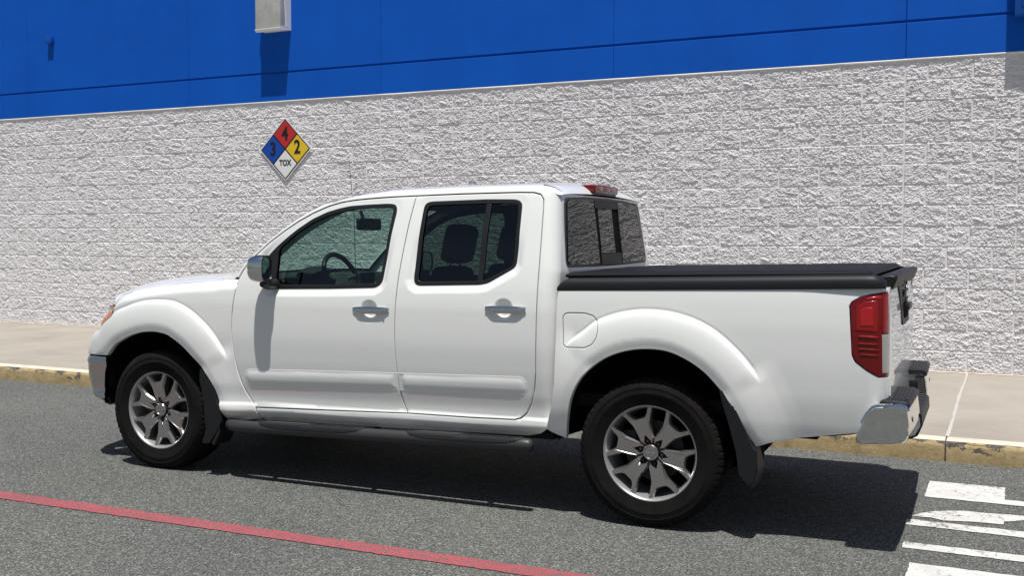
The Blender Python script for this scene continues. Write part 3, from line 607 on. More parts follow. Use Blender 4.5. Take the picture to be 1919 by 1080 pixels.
# chrome pull handles over the finger cups
for dr, hx, hz, key in ((fdoor, 1.588, 1.053, 1), (rdoor, 2.421, 1.076, 0)):
    y = -(.884 + .005); q = MB(); A = []
    for i, x in enumerate(np.linspace(-.118, .118, 19)):
        yy = .010 * math.exp(-((abs(x) - .118) / .03) ** 2); hgt = .0215 * (1 - .25 * (abs(x) / .118) ** 4); dz = .0005 * x
        A.append([(hx + x, y + yy - .013 * math.cos(a), hz + dz + hgt * math.sin(a)) for a in np.linspace(-math.pi, math.pi, 13)[:-1]])
    q.grid(A, True); q.add([p for p in A[0]], [tuple(range(12))]); q.add([p for p in A[-1]], [tuple(range(12))])
    hd = q.build('door_handle', 'chrome', dr, 50)
    for sx in (-.1, .1): MB().rbox((hx + sx - .014, y + .0, hz - .013), (hx + sx + .014, y + .03, hz + .013), .004).build('handle_mount', 'chrome', hd)
    if key: MB().cyl((hx + .088, y - .0128, hz), (hx + .088, y, hz), .006, 14).build('key_lock', 'satin_chrome', hd)
# front fender, headlamp, cab side, bed side
FTOP = [(.640, 1.214), (.605, 1.214), (.507, 1.211), (.463, 1.203), (.309, 1.194), (.149, 1.181), (-.028, 1.162), (-.133, 1.147), (-.242, 1.128), (-.34, 1.102), (-.40, 1.078), (-.44, 1.050)]
HL = [(-.462, 1.030), (-.43, 1.026), (-.418, 1.012), (-.398, .968), (-.47, .925), (-.56, .873), (-.615, .842), (-.600, .90), (-.575, .97), (-.545, 1.03), (-.50, 1.032)]
def arch(Lf, c, t0, t1, n=60): return [(c[0] + float(Lf(t)) * math.cos(t), c[1] + float(Lf(t)) * math.sin(t)) for t in np.linspace(R(t0), R(t1), n)]
FEND = DF[::-1][2:] + [(.756, .421), (.766, .396), (.782, .380), (.737, .366), (.618, .352), (.56, .345)] + arch(FL, FC, -2.5, 143.5) + [(-.50, .706), (-.60, .706), (-.72, .708), (-.735, .74), (-.715, .79), (-.68, .82), (-.635, .842), (-.56, .869), (-.47, .921), (-.394, .966), (-.414, 1.014), (-.426, 1.030), (-.45, 1.036)] + FTOP[::-1]
fend = panel('fender', inset(ccw(FEND), .0022), w_front, 'white_paint', truck, g=.014, flange=.03, curves=[(arch(FK, FC, 26, 150, 150), .02)])
hl = panel('headlamp', inset(ccw(HL), .002), lambda x, z: w_front(x, z) - .004, 'clear_lens', truck, g=.02, flange=.03)
for nm, P_, mt in (('turn_signal', [(-.425, .998), (-.412, .962), (-.458, .936), (-.485, .975), (-.47, .992)], 'amber_lens'), ('turn_signal', [(-.470, .930), (-.54, .888), (-.555, .91), (-.50, .965)], 'amber_lens'), ('side_marker', [(-.445, 1.022), (-.432, 1.012), (-.43, 1.004), (-.47, 1.002), (-.475, 1.022)], 'amber_lens')):
    panel(nm, P_, lambda x, z: w_front(x, z) - .001, mt, hl, g=.02, drop=.001, flange=.006)
panel('lamp_bezel', [(-.462, 1.034), (-.43, 1.030), (-.418, 1.016), (-.396, .970), (-.402, .967), (-.421, 1.010), (-.432, 1.023), (-.462, 1.027)], lambda x, z: w_front(x, z) + .0005, 'black_plastic', hl, g=.02, drop=.001, flange=.006)
def off_line(pl, d):
    P = np.array(pl); t = np.gradient(P, axis=0); n = np.stack([-t[:, 1], t[:, 0]], 1); n /= np.linalg.norm(n, axis=1)[:, None]; dd = np.interp(P[:, 0], [.6, .9, 1.3, 1.7, 2.6], [d[0], d[0], d[1], d[1], d[1]])
    return [tuple(q) for q in P + n * dd[:, None]]
DRAIL = [(.630, 1.225), (.655, 1.258), (.695, 1.306)] + DT + [(2.088, 1.699), (2.432, 1.700), (2.53, 1.698)]
PIL = off_line(DRAIL, (.013, .013)); PIL = [p for p in PIL if p[0] < 2.56]
CABS = PIL + [(2.61, 1.706), (2.645, 1.695), (2.654, 1.685), (2.674, 1.50), (2.696, 1.28), (2.6955, 1.15), (2.690, .62), (2.678, .51), (2.645, .452), (2.60, .420), (2.52, .400), (1.56, .378), (.80, .364), (.788, .381), (.772, .397), (.762, .421), (.762, .4425), (1.138, .4535), (1.80, .4755), (2.193, .4775), (2.454, .4835), (2.497, .4945), (2.530, .5245), (2.561, .582), (2.582, .653), (2.593, .736), (2.5995, .925), (2.6015, 1.127), (2.6005, 1.303), (2.5965, 1.446), (2.5905, 1.603), (2.5845, 1.662), (2.563, 1.690), (2.520, 1.7015), (2.432, 1.7045), (2.088, 1.7035)] + [(x - .001, z + .0045) for x, z in DT[::-1]] + [(.698, 1.312), (.664, 1.266), (.643, 1.226)]
cabs = panel('cab_side', CABS, w_cab, 'white_paint', truck, g=.014, drop=.0, ins=.0035, flange=.05)
FUEL = [(2.744, 1.045), (2.757, 1.062), (2.781, 1.066), (2.864, 1.066), (2.908, 1.054), (2.935, 1.025), (2.943, .985), (2.937, .945), (2.915, .912), (2.878, .895), (2.769, .891), (2.752, .903)]
FUEL = smooth_loop(resample(ccw(FUEL), .03), 2)
TLO = [(4.170, .947), (4.158, 1.135), (4.170, 1.154), (4.212, 1.179), (4.252, 1.190), (4.298, 1.198), (4.329, 1.203)]
TLU = [(4.329, .806), (4.288, .808), (4.237, .838), (4.186, .877), (4.172, .906)]
BEDS = [(2.716, 1.184), (2.706, 1.131), (2.705, .87), (2.702, .70), (2.682, .581), (2.637, .452), (2.66, .438), (2.748, .410)] + arch(RL, RC, 172, 7, 70) + [(3.797, .466), (3.942, .499), (4.089, .523), (4.20, .541), (4.28, .549), (4.329, .553)] + TLU + TLO + [(4.329, 1.219), (4.20, 1.2155), (3.5, 1.200)]
beds = panel('bed_side', BEDS, w_bed, 'white_paint', truck, [inset(ccw(FUEL), -.003)], g=.014, flange=.03, curves=[(arch(RK, RC, 30, 135, 140), .02)])
panel('fuel_door', FUEL, lambda x, z: w_bed(x, z) - .0005, 'white_paint', beds, g=.012, flange=.02, curves=[(arch(RK, RC, 112, 135, 40), .02)])
# tail lamp wrapping the corner
TL = [(4.174, .947), (4.176, .908), (4.190, .881), (4.239, .842), (4.289, .812), (4.3292, .810), (4.3292, 1.199), (4.298, 1.194), (4.252, 1.186), (4.213, 1.175), (4.174, 1.151), (4.163, 1.135)]
tl = panel('tail_lamp', TL, lambda x, z: w_bed(x, z) + .003, 'deep_red_lens', truck, g=.014, flange=.03)
def wt(d): return lambda x, z: w_bed(x, z) + .003 + d
def tcell(name, P_, d, mt): panel(name, P_, wt(d), mt, tl, g=.02, drop=.002, flange=.006)
tcell('brake_lens', [(4.190, 1.132), (4.192, 1.022), (4.286, 1.018), (4.284, 1.160), (4.225, 1.155)], .003, 'red_lens')
tcell('inner_lens', [(4.208, 1.115), (4.210, 1.044), (4.266, 1.042), (4.264, 1.130), (4.228, 1.128)], .006, 'red_reflector')
tcell('top_reflector', [(4.232, 1.172), (4.296, 1.183), (4.300, 1.168), (4.236, 1.162)], .003, 'red_reflector')
for z in (1.000, .965, .940, .915): tcell('lens_rib', [(4.200 + max(0, (.95 - z)) * .3, z), (4.288, z - .003), (4.288, z - .012 if z > .99 else z - .007), (4.202 + max(0, (.95 - z)) * .3, z - .008 if z > .99 else z - .004)], .006, 'red_reflector')
tcell('edge_lens', [(4.303, 1.19), (4.3285, 1.192), (4.3285, 1.012), (4.304, 1.012)], .003, 'red_lens')
tcell('reversing_lens', [(4.303, 1.003), (4.3285, 1.003), (4.3285, .824), (4.306, .826)], .003, 'clear_lens')
# front bumper corner and front face
BF = [(-.75, .690), (-.60, .698), (-.47, .694), (-.463, .667), (-.501, .592), (-.529, .506), (-.525, .455), (-.515, .420), (-.58, .405), (-.66, .420), (-.72, .46), (-.77, .52), (-.785, .60), (-.775, .65)]
bfc = panel('bumper_corner', BF, lambda x, z: w_front(x, z) - .010 + .012 * sst(.640, .665, z) * (1 - sst(.668, .694, z)), 'brushed_chrome', truck, g=.014, flange=.05)
panel('bumper_valance', [(-.51, .416), (-.58, .402), (-.66, .417), (-.68, .40), (-.62, .375), (-.54, .365), (-.50, .38)], lambda x, z: w_front(x, z) - .03, 'grained_black_plastic', truck, g=.03, flange=.05)
panel('bumper_gap', [(-.735, .712), (-.47, .708), (-.46, .690), (-.74, .688)], lambda x, z: w_front(x, z) - .02, 'matte_black', truck, g=.04, flange=.0)
NEAR = [fdoor, rdoor, fend, hl, cabs, beds, tl] + [o for o in bpy.data.objects if o.parent == truck and o.name.split('.')[0] in ('bumper_corner', 'bumper_valance', 'bumper_gap')]

# ------------------------------------------------------------------ roof, glass, hood, tail
CQ = pch([0, .28, .62, .86, .95, 1.0], [1, .94, .78, .55, .33, 0])
PX = np.array(PIL); zE = pch(np.r_[PX[:, 0], 2.60, 2.65], np.r_[PX[:, 1], 1.707, 1.690])
def xfront(q): return 1.25 - .10 * (1 - q * q)
def roofz(x, q, yw):
    s = float(np.interp(x, [1.1, 1.3, 1.6, 2.7], [.35, .62, 1, 1])); xe = max(x, 1.25); return float(zE(xe)) + (x - xe) * .22 + .068 * s * float(CQ(abs(q)))
A = []
for q in np.r_[-1, -.985, np.linspace(-.96, .96, 33), .985, 1]:
    row = []; x0 = xfront(q)
    for s in np.linspace(0, 1, 44):
        x = x0 + (2.662 - x0) * (1 - (1 - s) ** 1.25); xc = max(x, 1.25); yw = float(w_cab(np.array([min(xc, 2.6)]), np.array([float(zE(xc))]), False)[0]) - .001 - .03 * max(0, (x - 2.56) / .09) ** 2
        z = roofz(x, q, yw); t = max(0, (x - 2.51) / .155); zt = 1.694 - .012 * q * q
        z = z - (z - zt) * (1 - math.sqrt(max(0, 1 - min(t, 1) ** 2))) if t > 0 else z
        row.append((x, q * yw, z))
    A.append(row)
roof = MB().grid(A).build('roof', 'white_paint', truck, 80)
RA = np.array(A)
for sgn in (-1, 1):                                        # roof ditch strip
    pts = []
    for x in np.linspace(2.545, 2.645, 12):
        t = (x - 2.50) / .155; z = roofz(x, .9, .72); z -= (z - 1.684) * (1 - math.sqrt(max(0, 1 - min(t, 1) ** 2))); yw = float(w_cab(np.array([min(x, 2.6)]), np.array([float(zE(x))]), False)[0]) - .03 * max(0, (x - 2.56) / .09) ** 2
        pts.append((x, sgn * .9 * yw, z + .001))
    MB().tube(pts, .0045, 6).build('roof_ditch_strip', 'rubber', roof)
# windscreen and pillars
def ws(q, s):
    b = Vector((.595 - .14 * (1 - q * q), q * .775, 1.226 + .014 * (1 - q * q))); xf = xfront(q); t = Vector((xf, q * .722, roofz(xf, q, .72)))
    p = b.lerp(t, s); n = Vector((-.6, 0, .8)); return p + n * .055 * math.sin(math.pi * s) * (1 - .1 * q * q)
MB().grid([[ws(q, s) for s in np.linspace(0, 1, 18)] for q in np.linspace(-.90, .90, 25)]).build('windscreen', 'windscreen_glass', truck, 80)
def pillar():
    A = []
    for s in np.linspace(0, 1, 24):
        x = .63 + (1.262 - .63) * s; z = float(zE(x)); y = -float(w_cab(np.array([x]), np.array([z]), False)[0]) + .003; o = Vector((x, y, z)); i = ws(-.885, s) + Vector((.0, 0, .002)); n = Vector((-.45, -.45, .75)).normalized()
        A.append([o.lerp(i, u) + n * (.016 * min(1, .15 + (1 - s) * 9) * math.sin(math.pi * u) ** .6 if 0 < u < 1 else 0) for u in (0, .12, .3, .5, .7, .88, 1)] + [i + Vector((.06, .02, -.05))])
    return MB().grid(A).build('windscreen_pillar', 'white_paint', truck, 80)
pil = pillar()
q = MB().grid([[ws(s, 0) + Vector((d, 0, e)) for d, e in ((.03, .01), (-.02, -.002), (-.10, -.012))] for s in np.linspace(-1, 1, 21)]); q.build('cowl', 'black_plastic', truck)
# hood
zc = pch([-.80, -.76, -.70, -.6, -.49, -.3, -.1, .1, .52], [.965, .99, 1.055, 1.11, 1.15, 1.195, 1.222, 1.237, 1.25]); c2 = pch([0, .35, .62, .82, .93, .98, 1], [1, .985, .90, .66, .34, .12, 0])
A = []
for qq in np.linspace(-1, 1, 41):
    row = []; xa = -.755 + .32 * abs(qq) ** 2.5; xb = .46 + .10 * abs(qq) ** 2
    for s in np.linspace(0, 1, 36):
        x = xa + (xb - xa) * s; xe = max(x, -.43); yw = float(w_front(np.array([xe]), np.array([float(HT(xe)) - .004]))[0]) - .004; ze = float(HT(xe)) - .003
        row.append((x, qq * yw * (1 if x > -.43 else 1 - .25 * ((-.43 - x) / .33) ** 2), ze + (float(zc(x)) - float(HT(xe))) * float(c2(abs(qq))) if x > -.43 else float(zc(x)) * float(c2(abs(qq))) + (ze - .0) * (1 - float(c2(abs(qq))))))
    A.append(row + [(row[-1][0] + .01, row[-1][1], row[-1][2] - .03)])
MB().grid(A).build('hood', 'white_paint', truck, 60)
# front face: fascia, grille, lower chrome bumper
_fx = {}
def fx(y, z):
    y = abs(y); k = round(float(z), 4)
    if k not in _fx:
        u = np.linspace(0, .2195, 60); x = -.545 - u + float(SH(z)); _fx[k] = (w_front(x, np.full_like(x, z))[::-1], x[::-1])
    W_, X_ = _fx[k]; y0 = W_[0]
    return float(np.interp(y, W_, X_)) if y > y0 else float(X_[0]) - .085 * (1 - (y / y0) ** 2)
YS = np.r_[np.linspace(-.70, -.56, 10), np.linspace(-.52, .52, 23), np.linspace(.56, .70, 10)]
MB().grid([[(fx(y, z), y, z) for z in np.linspace(.70, .97, 12)] for y in YS]).build('front_fascia', 'white_paint', truck, 60)
fb = MB().grid([[(fx(y, z) + .004, y, z) for z in np.linspace(.44, .695, 12)] + [(fx(y, .695) + .05, y, .70)] for y in YS]).build('front_bumper', 'chrome', truck, 60)
MB().grid([[(fx(y, .5) - .02, y, z) for z in (.50, .60)] for y in np.linspace(-.45, .45, 19)]).build('air_intake', 'matte_black', fb)
gr = MB().grid([[(fx(y, z) - .006, y, z) for z in (.74, .80, .87, .93)] for y in np.linspace(-.42, .42, 21)]).build('grille', 'matte_black', truck)
for z in (.77, .82, .87, .91): MB().tube([(fx(y, z) - .016, y, z) for y in np.linspace(-.44, .44, 15)], .010, 8).build('grille_bar', 'satin_chrome', gr)
for sg in (-1, 1): MB().tube([(fx(sg * .1, .76) - .02, sg * .10, .75), (fx(sg * .22, .93) - .02, sg * .22, .93)], .02, 8).build('grille_bar', 'chrome', gr)
hf = MB().grid([[(fx(y, z) + .002, y, z) for z in (.86, .90, .94, .975)] for y in np.linspace(-.68, -.50, 10)]).build('headlamp_front', 'clear_lens', truck, 60)
# back of the cab with the three piece dark window
def xb(z): return 2.698 - .044 * max(0, min(1.1, (z - 1.28) / .41))
A = []
for z in np.linspace(.55, 1.694, 30):
    yw = float(w_cab(np.array([xb(z) - .0015]), np.array([z]), False)[0]) - .004; A.append([(xb(z) + .006 * (1 - (s * s)), s * yw, z) for s in np.linspace(-1, 1, 25)])
MB().grid(A).build('cab_back', 'white_paint', truck, 70)
def rg(y, z, d): return (xb(z) + .006 * (1 - (y / .75) ** 2) + d, y, z)
def sheet(name, poly, d, material, parent, th=.005): q = MB(); q.prism(poly, lambda a, b: rg(a, b, d), lambda a, b: rg(a, b, d - th)); return q.build(name, material, parent, 30)
RGO = [(-.705, 1.330), (-.695, 1.307), (-.665, 1.296), (-.3, 1.292), (0, 1.291), (.3, 1.292), (.665, 1.296), (.695, 1.307), (.705, 1.330), (.678, 1.50), (.648, 1.640), (.628, 1.665), (.597, 1.674), (.3, 1.686), (0, 1.689), (-.3, 1.686), (-.597, 1.674), (-.628, 1.665), (-.648, 1.640), (-.678, 1.50)]
rw = sheet('rear_window', RGO, .005, 'black_plastic', truck)
lp = [(-.690, 1.335), (-.670, 1.311), (-.185, 1.307), (-.215, 1.672), (-.59, 1.660), (-.62, 1.640), (-.655, 1.50)]
sheet('window_pane', lp, .009, 'dark_rear_glass', rw, .003); sheet('window_pane', [(-a, b) for a, b in lp[::-1]], .009, 'dark_rear_glass', rw, .003)
sheet('pane_backing', [(-.68, 1.312), (.68, 1.312), (.61, 1.655), (-.61, 1.655)], .0052, 'interior_dark', rw, .001)
for P_ in ([(-.178, 1.303), (.178, 1.303), (.178, 1.365), (-.178, 1.365)], [(-.208, 1.628), (.208, 1.628), (.208, 1.674), (-.208, 1.674)]): sf = MB(); sf.prism(P_, lambda a, b: rg(a, b, .012), lambda a, b: rg(a, b, .004)); sf.build('slider_frame', 'grained_black_plastic', rw)
for a in (-.193, .193): sheet('slider_track', [(a - .011, 1.303), (a + .011, 1.303), (a + .011, 1.674), (a - .011, 1.674)], .010, 'matte_black', rw)
sheet('slider_pane', [(-.160, 1.368), (.085, 1.368), (.085, 1.625), (-.160, 1.625)], .008, 'dark_rear_glass', rw, .003); sheet('slider_gap', [(.085, 1.368), (.178, 1.368), (.178, 1.625), (.085, 1.625)], .007, 'matte_black', rw, .002)
for a in (.555, .625): sheet('glass_sticker', [(a - .025, 1.312), (a + .025, 1.312), (a + .025, 1.322), (a - .025, 1.322)], .0105, 'interior_light', rw, .001)
bl = MB(); bl.rbox((2.565, -.205, 1.716), (2.678, .205, 1.762), .012, 3); bk = bl.build('high_brake_lamp', 'deep_red_lens', truck)
for y in (-.11, .11): MB().rbox((2.674, y - .035, 1.728), (2.6815, y + .035, 1.752), .003).build('lamp_window', 'pink_lens', bk)
MB().rbox((2.674, -.06, 1.728), (2.6805, .06, 1.752), .003).build('lamp_window', 'red_lens', bk); MB().rbox((2.545, -.212, 1.706), (2.662, .212, 1.722), .006).build('lamp_gasket', 'black_plastic', bk)
# bed: rail caps, cover, tailgate
def rail():
    A = []; prof = [(.8625, 1.180), (.8645, 1.196), (.863, 1.216), (.856, 1.232), (.842, 1.242), (.82, 1.245), (.79, 1.244), (.79, 1.20)]
    for x in np.r_[2.706, 2.712, 2.722, 2.74, 2.765, np.linspace(2.8, 4.2, 20), 4.235, 4.262, 4.285, 4.302, 4.316]:
        k = (x - 2.7) / 1.6; up_ = .035 * k; f = min(1, max(.10, math.sqrt(max(0, 1 - ((2.775 - x) / .075) ** 2)) if x < 2.775 else 1)); r = max(0, (x - 4.245) / .085); pull = .075 * (1 - math.sqrt(max(0, 1 - min(r, .98) ** 2)))
        g_ = 1 - .55 * max(0, (x - 4.25) / .07) ** 2
        A.append([(x, -y + pull - .008 * 0, 1.180 + up_ + (z - 1.180) * f * g_) for y, z in prof])
    q = MB().grid(A); q.add(A[0], [tuple(range(8))]); q.add(A[-1], [tuple(range(8))]); return q.build('bed_rail_cap', 'grained_black_plastic', truck, 60)
rl = rail()
A = []
for x in np.r_[2.722, 2.730, 2.745, np.linspace(2.78, 4.215, 50), 4.238, 4.250, 4.256]:
    e = min(x - 2.722, 4.256 - x); k = (x - 2.72) / 1.53; row = []
    for y in np.r_[-.792, -.790, -.782, -.765, np.linspace(-.74, .74, 41), .765, .782, .790, .792]:
        f = min(e, .792 - abs(y)); z0_ = 1.250 + .024 * k; top = .023 * math.sqrt(max(0, 1 - (1 - min(f / .03, 1)) ** 2)); sag = .006 * (1 - (y / .79) ** 2) - .004 * math.exp(-((x - 3.23) / .02) ** 2) - .004 * math.exp(-((x - 3.74) / .02) ** 2)
        wr = .0018 * math.sin(9 * y + 3 * x) * math.sin(2.1 * x + 4 * y) + .0012 * math.sin(31 * y + 2.2 * x)
        row.append((x, y, z0_ + top + (sag + wr) * min(1, f / .08)))
    A.append(row)
tc = MB().grid(A).build('bed_cover', 'vinyl', truck, 80)
q = MB(); q.box((2.735, -.775, 1.236), (4.245, .775, 1.256)); q.build('cover_frame', 'matte_black', tc)
for s in (-1, 1): MB().tube([(x, s * .793, 1.256 + .024 * (x - 2.72) / 1.53) for x in np.linspace(2.73, 4.25, 12)], .008, 8).build('cover_hem', 'vinyl', tc)
def xt(y, z): return 4.333 + .006 * (1 - (y / .74) ** 2) - .012 * max(0, (z - 1.0) / .22) ** 2 + .004 * math.sin(min(1, max(0, (z - .62) / .55)) * math.pi)
tg = MB().grid([[(4.265, s * .742, .575)] + [(4.265, s * .742, z) for z in np.linspace(.580, 1.212, 22)] + [(4.265, s * .742, 1.218)] for s in (-1,)] + [[(4.30, y, .575)] + [(xt(y, z), y, z) for z in np.linspace(.580, 1.212, 22)] + [(4.27, y, 1.218)] for y in np.r_[-.742, -.738, -.72, np.linspace(-.68, .68, 31), .72, .738, .742]] + [[(4.265, .742, .575)] + [(4.265, .742, z) for z in np.linspace(.580, 1.212, 22)] + [(4.265, .742, 1.218)]]).build('tailgate', 'white_paint', truck, 60)
MB().box((4.20, -.796, .56), (4.262, .796, 1.205)).build('bed_rear_frame', 'white_paint', truck)
for s in (-1, 1): MB().box((4.2625, min(s * .746, s * .80), .56), (4.3285, max(s * .746, s * .80), 1.205)).build('bed_rear_post', 'white_paint', truck)
A = []
SPP = [(4.262, 1.224), (4.268, 1.262), (4.282, 1.271), (4.335, 1.278), (4.352, 1.275), (4.359, 1.266), (4.356, 1.252), (4.338, 1.208), (4.30, 1.212)]
for y in np.r_[-.752, -.748, -.738, -.70, np.linspace(-.6, .6, 9), .70, .738, .748, .752]:
    s = 1 if abs(y) < .74 else (.97 if abs(y) < .745 else .86 if abs(y) < .75 else .7); cx, cz = 4.31, 1.245; A.append([(cx + (x - cx) * s, y, cz + (z - cz) * s) for x, z in SPP])
q = MB().grid(A, True); q.add(A[0], [tuple(range(9))]); q.add(A[-1], [tuple(range(9))]); q.build('tailgate_spoiler', 'grained_black_plastic', tg, 50)
TB = [(-.30, 1.205), (.30, 1.205), (.215, 1.010), (.19, 1.0), (-.19, 1.0), (-.215, 1.010)]
q = MB(); q.prism(TB, lambda a, b: (xt(a, b) + .006, a, b), lambda a, b: (xt(a, b) - .004, a, b)); bz = q.build('emblem_panel', 'grained_black_plastic', tg)
q = MB(); q.lathe([(.066, -.004), (.066, .004), (.052, .004), (.052, -.004), (.066, -.004)], 36); q.box((-.085, -.005, -.014), (.085, .005, .014))
em = q.build('emblem', 'emblem_silver', bz); em.rotation_euler = (0, 0, R(90)); em.location = (4.350, 0, 1.155)
MB().rbox((4.335, -.12, 1.030), (4.352, .12, 1.085), .006).build('handle_recess', 'matte_black', bz); MB().rbox((4.345, -.11, 1.072), (4.372, .11, 1.105), .008).build('tailgate_handle', 'black_plastic', bz)
for y in (-.44, .47): q = MB(); q.rbox((4.338, y - .11, .66), (4.348, y + .11, .69), .003); q.build('badge', 'emblem_silver', tg)
# rear step bumper
rb = tag(empty('rear_bumper'), None); rb.parent = truck
def loft_y(secs, tilt=0):                                   # list of (y, [(x, z)...])
    q = MB(); A = [[(x, y + (math.copysign(tilt * (z - .6), y) if abs(y) > .87 else 0), z) for x, z in s] for y, s in secs]; q.grid(A, True); n = len(A[0]); q.add(A[0], [tuple(range(n))]); q.add(A[-1], [tuple(range(n))]); return q
EP = [(4.196, .530), (4.21, .566), (4.234, .622), (4.262, .662), (4.280, .678), (4.395, .690), (4.412, .684), (4.420, .668), (4.428, .60), (4.430, .560), (4.416, .530), (4.400, .520), (4.300, .508), (4.225, .504), (4.205, .512)]
def scl(P_, s, cx=4.32, cz=.60): return [(cx + (x - cx) * s, cz + (z - cz) * s) for x, z in P_]
def shx(P_, d): return [(x + d * max(0, (x - 4.2) / .2), z) for x, z in P_]
for sg in (-1, 1):
    loft_y([(sg * .906, scl(EP, .92)), (sg * .905, scl(EP, .955)), (sg * .901, scl(EP, .98)), (sg * .893, scl(EP, .995)), (sg * .88, EP), (sg * .80, shx(EP, .002)), (sg * .70, shx(EP, .006)), (sg * .58, shx(EP, .008)), (sg * .36, shx(EP, .010)), (sg * .345, shx(scl(EP, .96), .010))], .13).build('bumper_end', 'chrome', rb, 12)
    MB().tube([(4.225, sg * .892, .596), (4.247, sg * .892, .640), (4.272, sg * .894, .672), (4.29, sg * .895, .680), (4.39, sg * .895, .688), (4.408, sg * .89, .682), (4.418, sg * .885, .665)], .0125, 10).build('bumper_highlight_tube', 'chrome', rb)  # tube added along the top edge to make a bright highlight strip
    PP = [(4.285, .676), (4.310, .700), (4.318, .738), (4.345, .752), (4.40, .746), (4.432, .734), (4.440, .715), (4.430, .680)]
    PP = [(4.292, .674), (4.298, .698), (4.312, .706), (4.40, .706), (4.424, .700), (4.430, .690), (4.426, .674)]
    pd = loft_y([(sg * .872, scl(PP, .8, 4.36, .68)), (sg * .868, scl(PP, .95, 4.36, .68)), (sg * .85, PP), (sg * .60, shx(PP, .005)), (sg * .37, shx(PP, .008)), (sg * .357, shx(scl(PP, .94, 4.36, .68), .008))]).build('step_pad', 'grained_black_plastic', rb, 50)
    for x in np.linspace(4.312, 4.412, 7): MB().rbox((x - .0045, min(sg * .82, sg * .39), .704), (x + .0045, max(sg * .82, sg * .39), .7105), .002, 1).build('pad_rib', 'grained_black_plastic', pd)
    MB().rbox((4.345, sg * .343 - (.012 if sg > 0 else 0), .605), (4.392, sg * .343 + (.012 if sg < 0 else 0), .650), .004).build('parking_sensor', 'black_plastic', rb)
    MB().cyl((4.415, sg * .74, .605), (4.4345, sg * .74, .605), .013, 14).build('parking_sensor', 'black_plastic', rb)
MIDP = [(4.25, .50), (4.26, .555), (4.30, .572), (4.42, .572), (4.440, .560), (4.444, .51), (4.42, .462), (4.38, .447), (4.30, .455)]
loft_y([(-.344, MIDP), (0, [(x + (.006 if x > 4.4 else 0), z) for x, z in MIDP]), (.344, MIDP)]).build('bumper_centre', 'chrome', rb, 40)
MP = [(4.30, .570), (4.305, .582), (4.43, .580), (4.450, .566), (4.454, .51), (4.432, .457), (4.398, .438), (4.388, .444), (4.422, .475), (4.436, .545), (4.428, .566)]
mp_ = loft_y([(-.335, MP), (-.2, MP), (.2, MP), (.335, MP)]).build('step_pad', 'grained_black_plastic', rb, 40)
for k in range(9): y = -.28 + .07 * k; MB().rbox((4.31, y - .006, .580), (4.44, y + .006, .5855), .002, 1).build('pad_rib', 'grained_black_plastic', mp_)
MB().box((4.18, -.80, .565), (4.30, .80, .64)).build('bumper_beam', 'underbody_black', rb)
MB().rbox((4.20, -.06, .44), (4.38, .06, .52), .01).build('hitch_receiver', 'matte_black', rb)

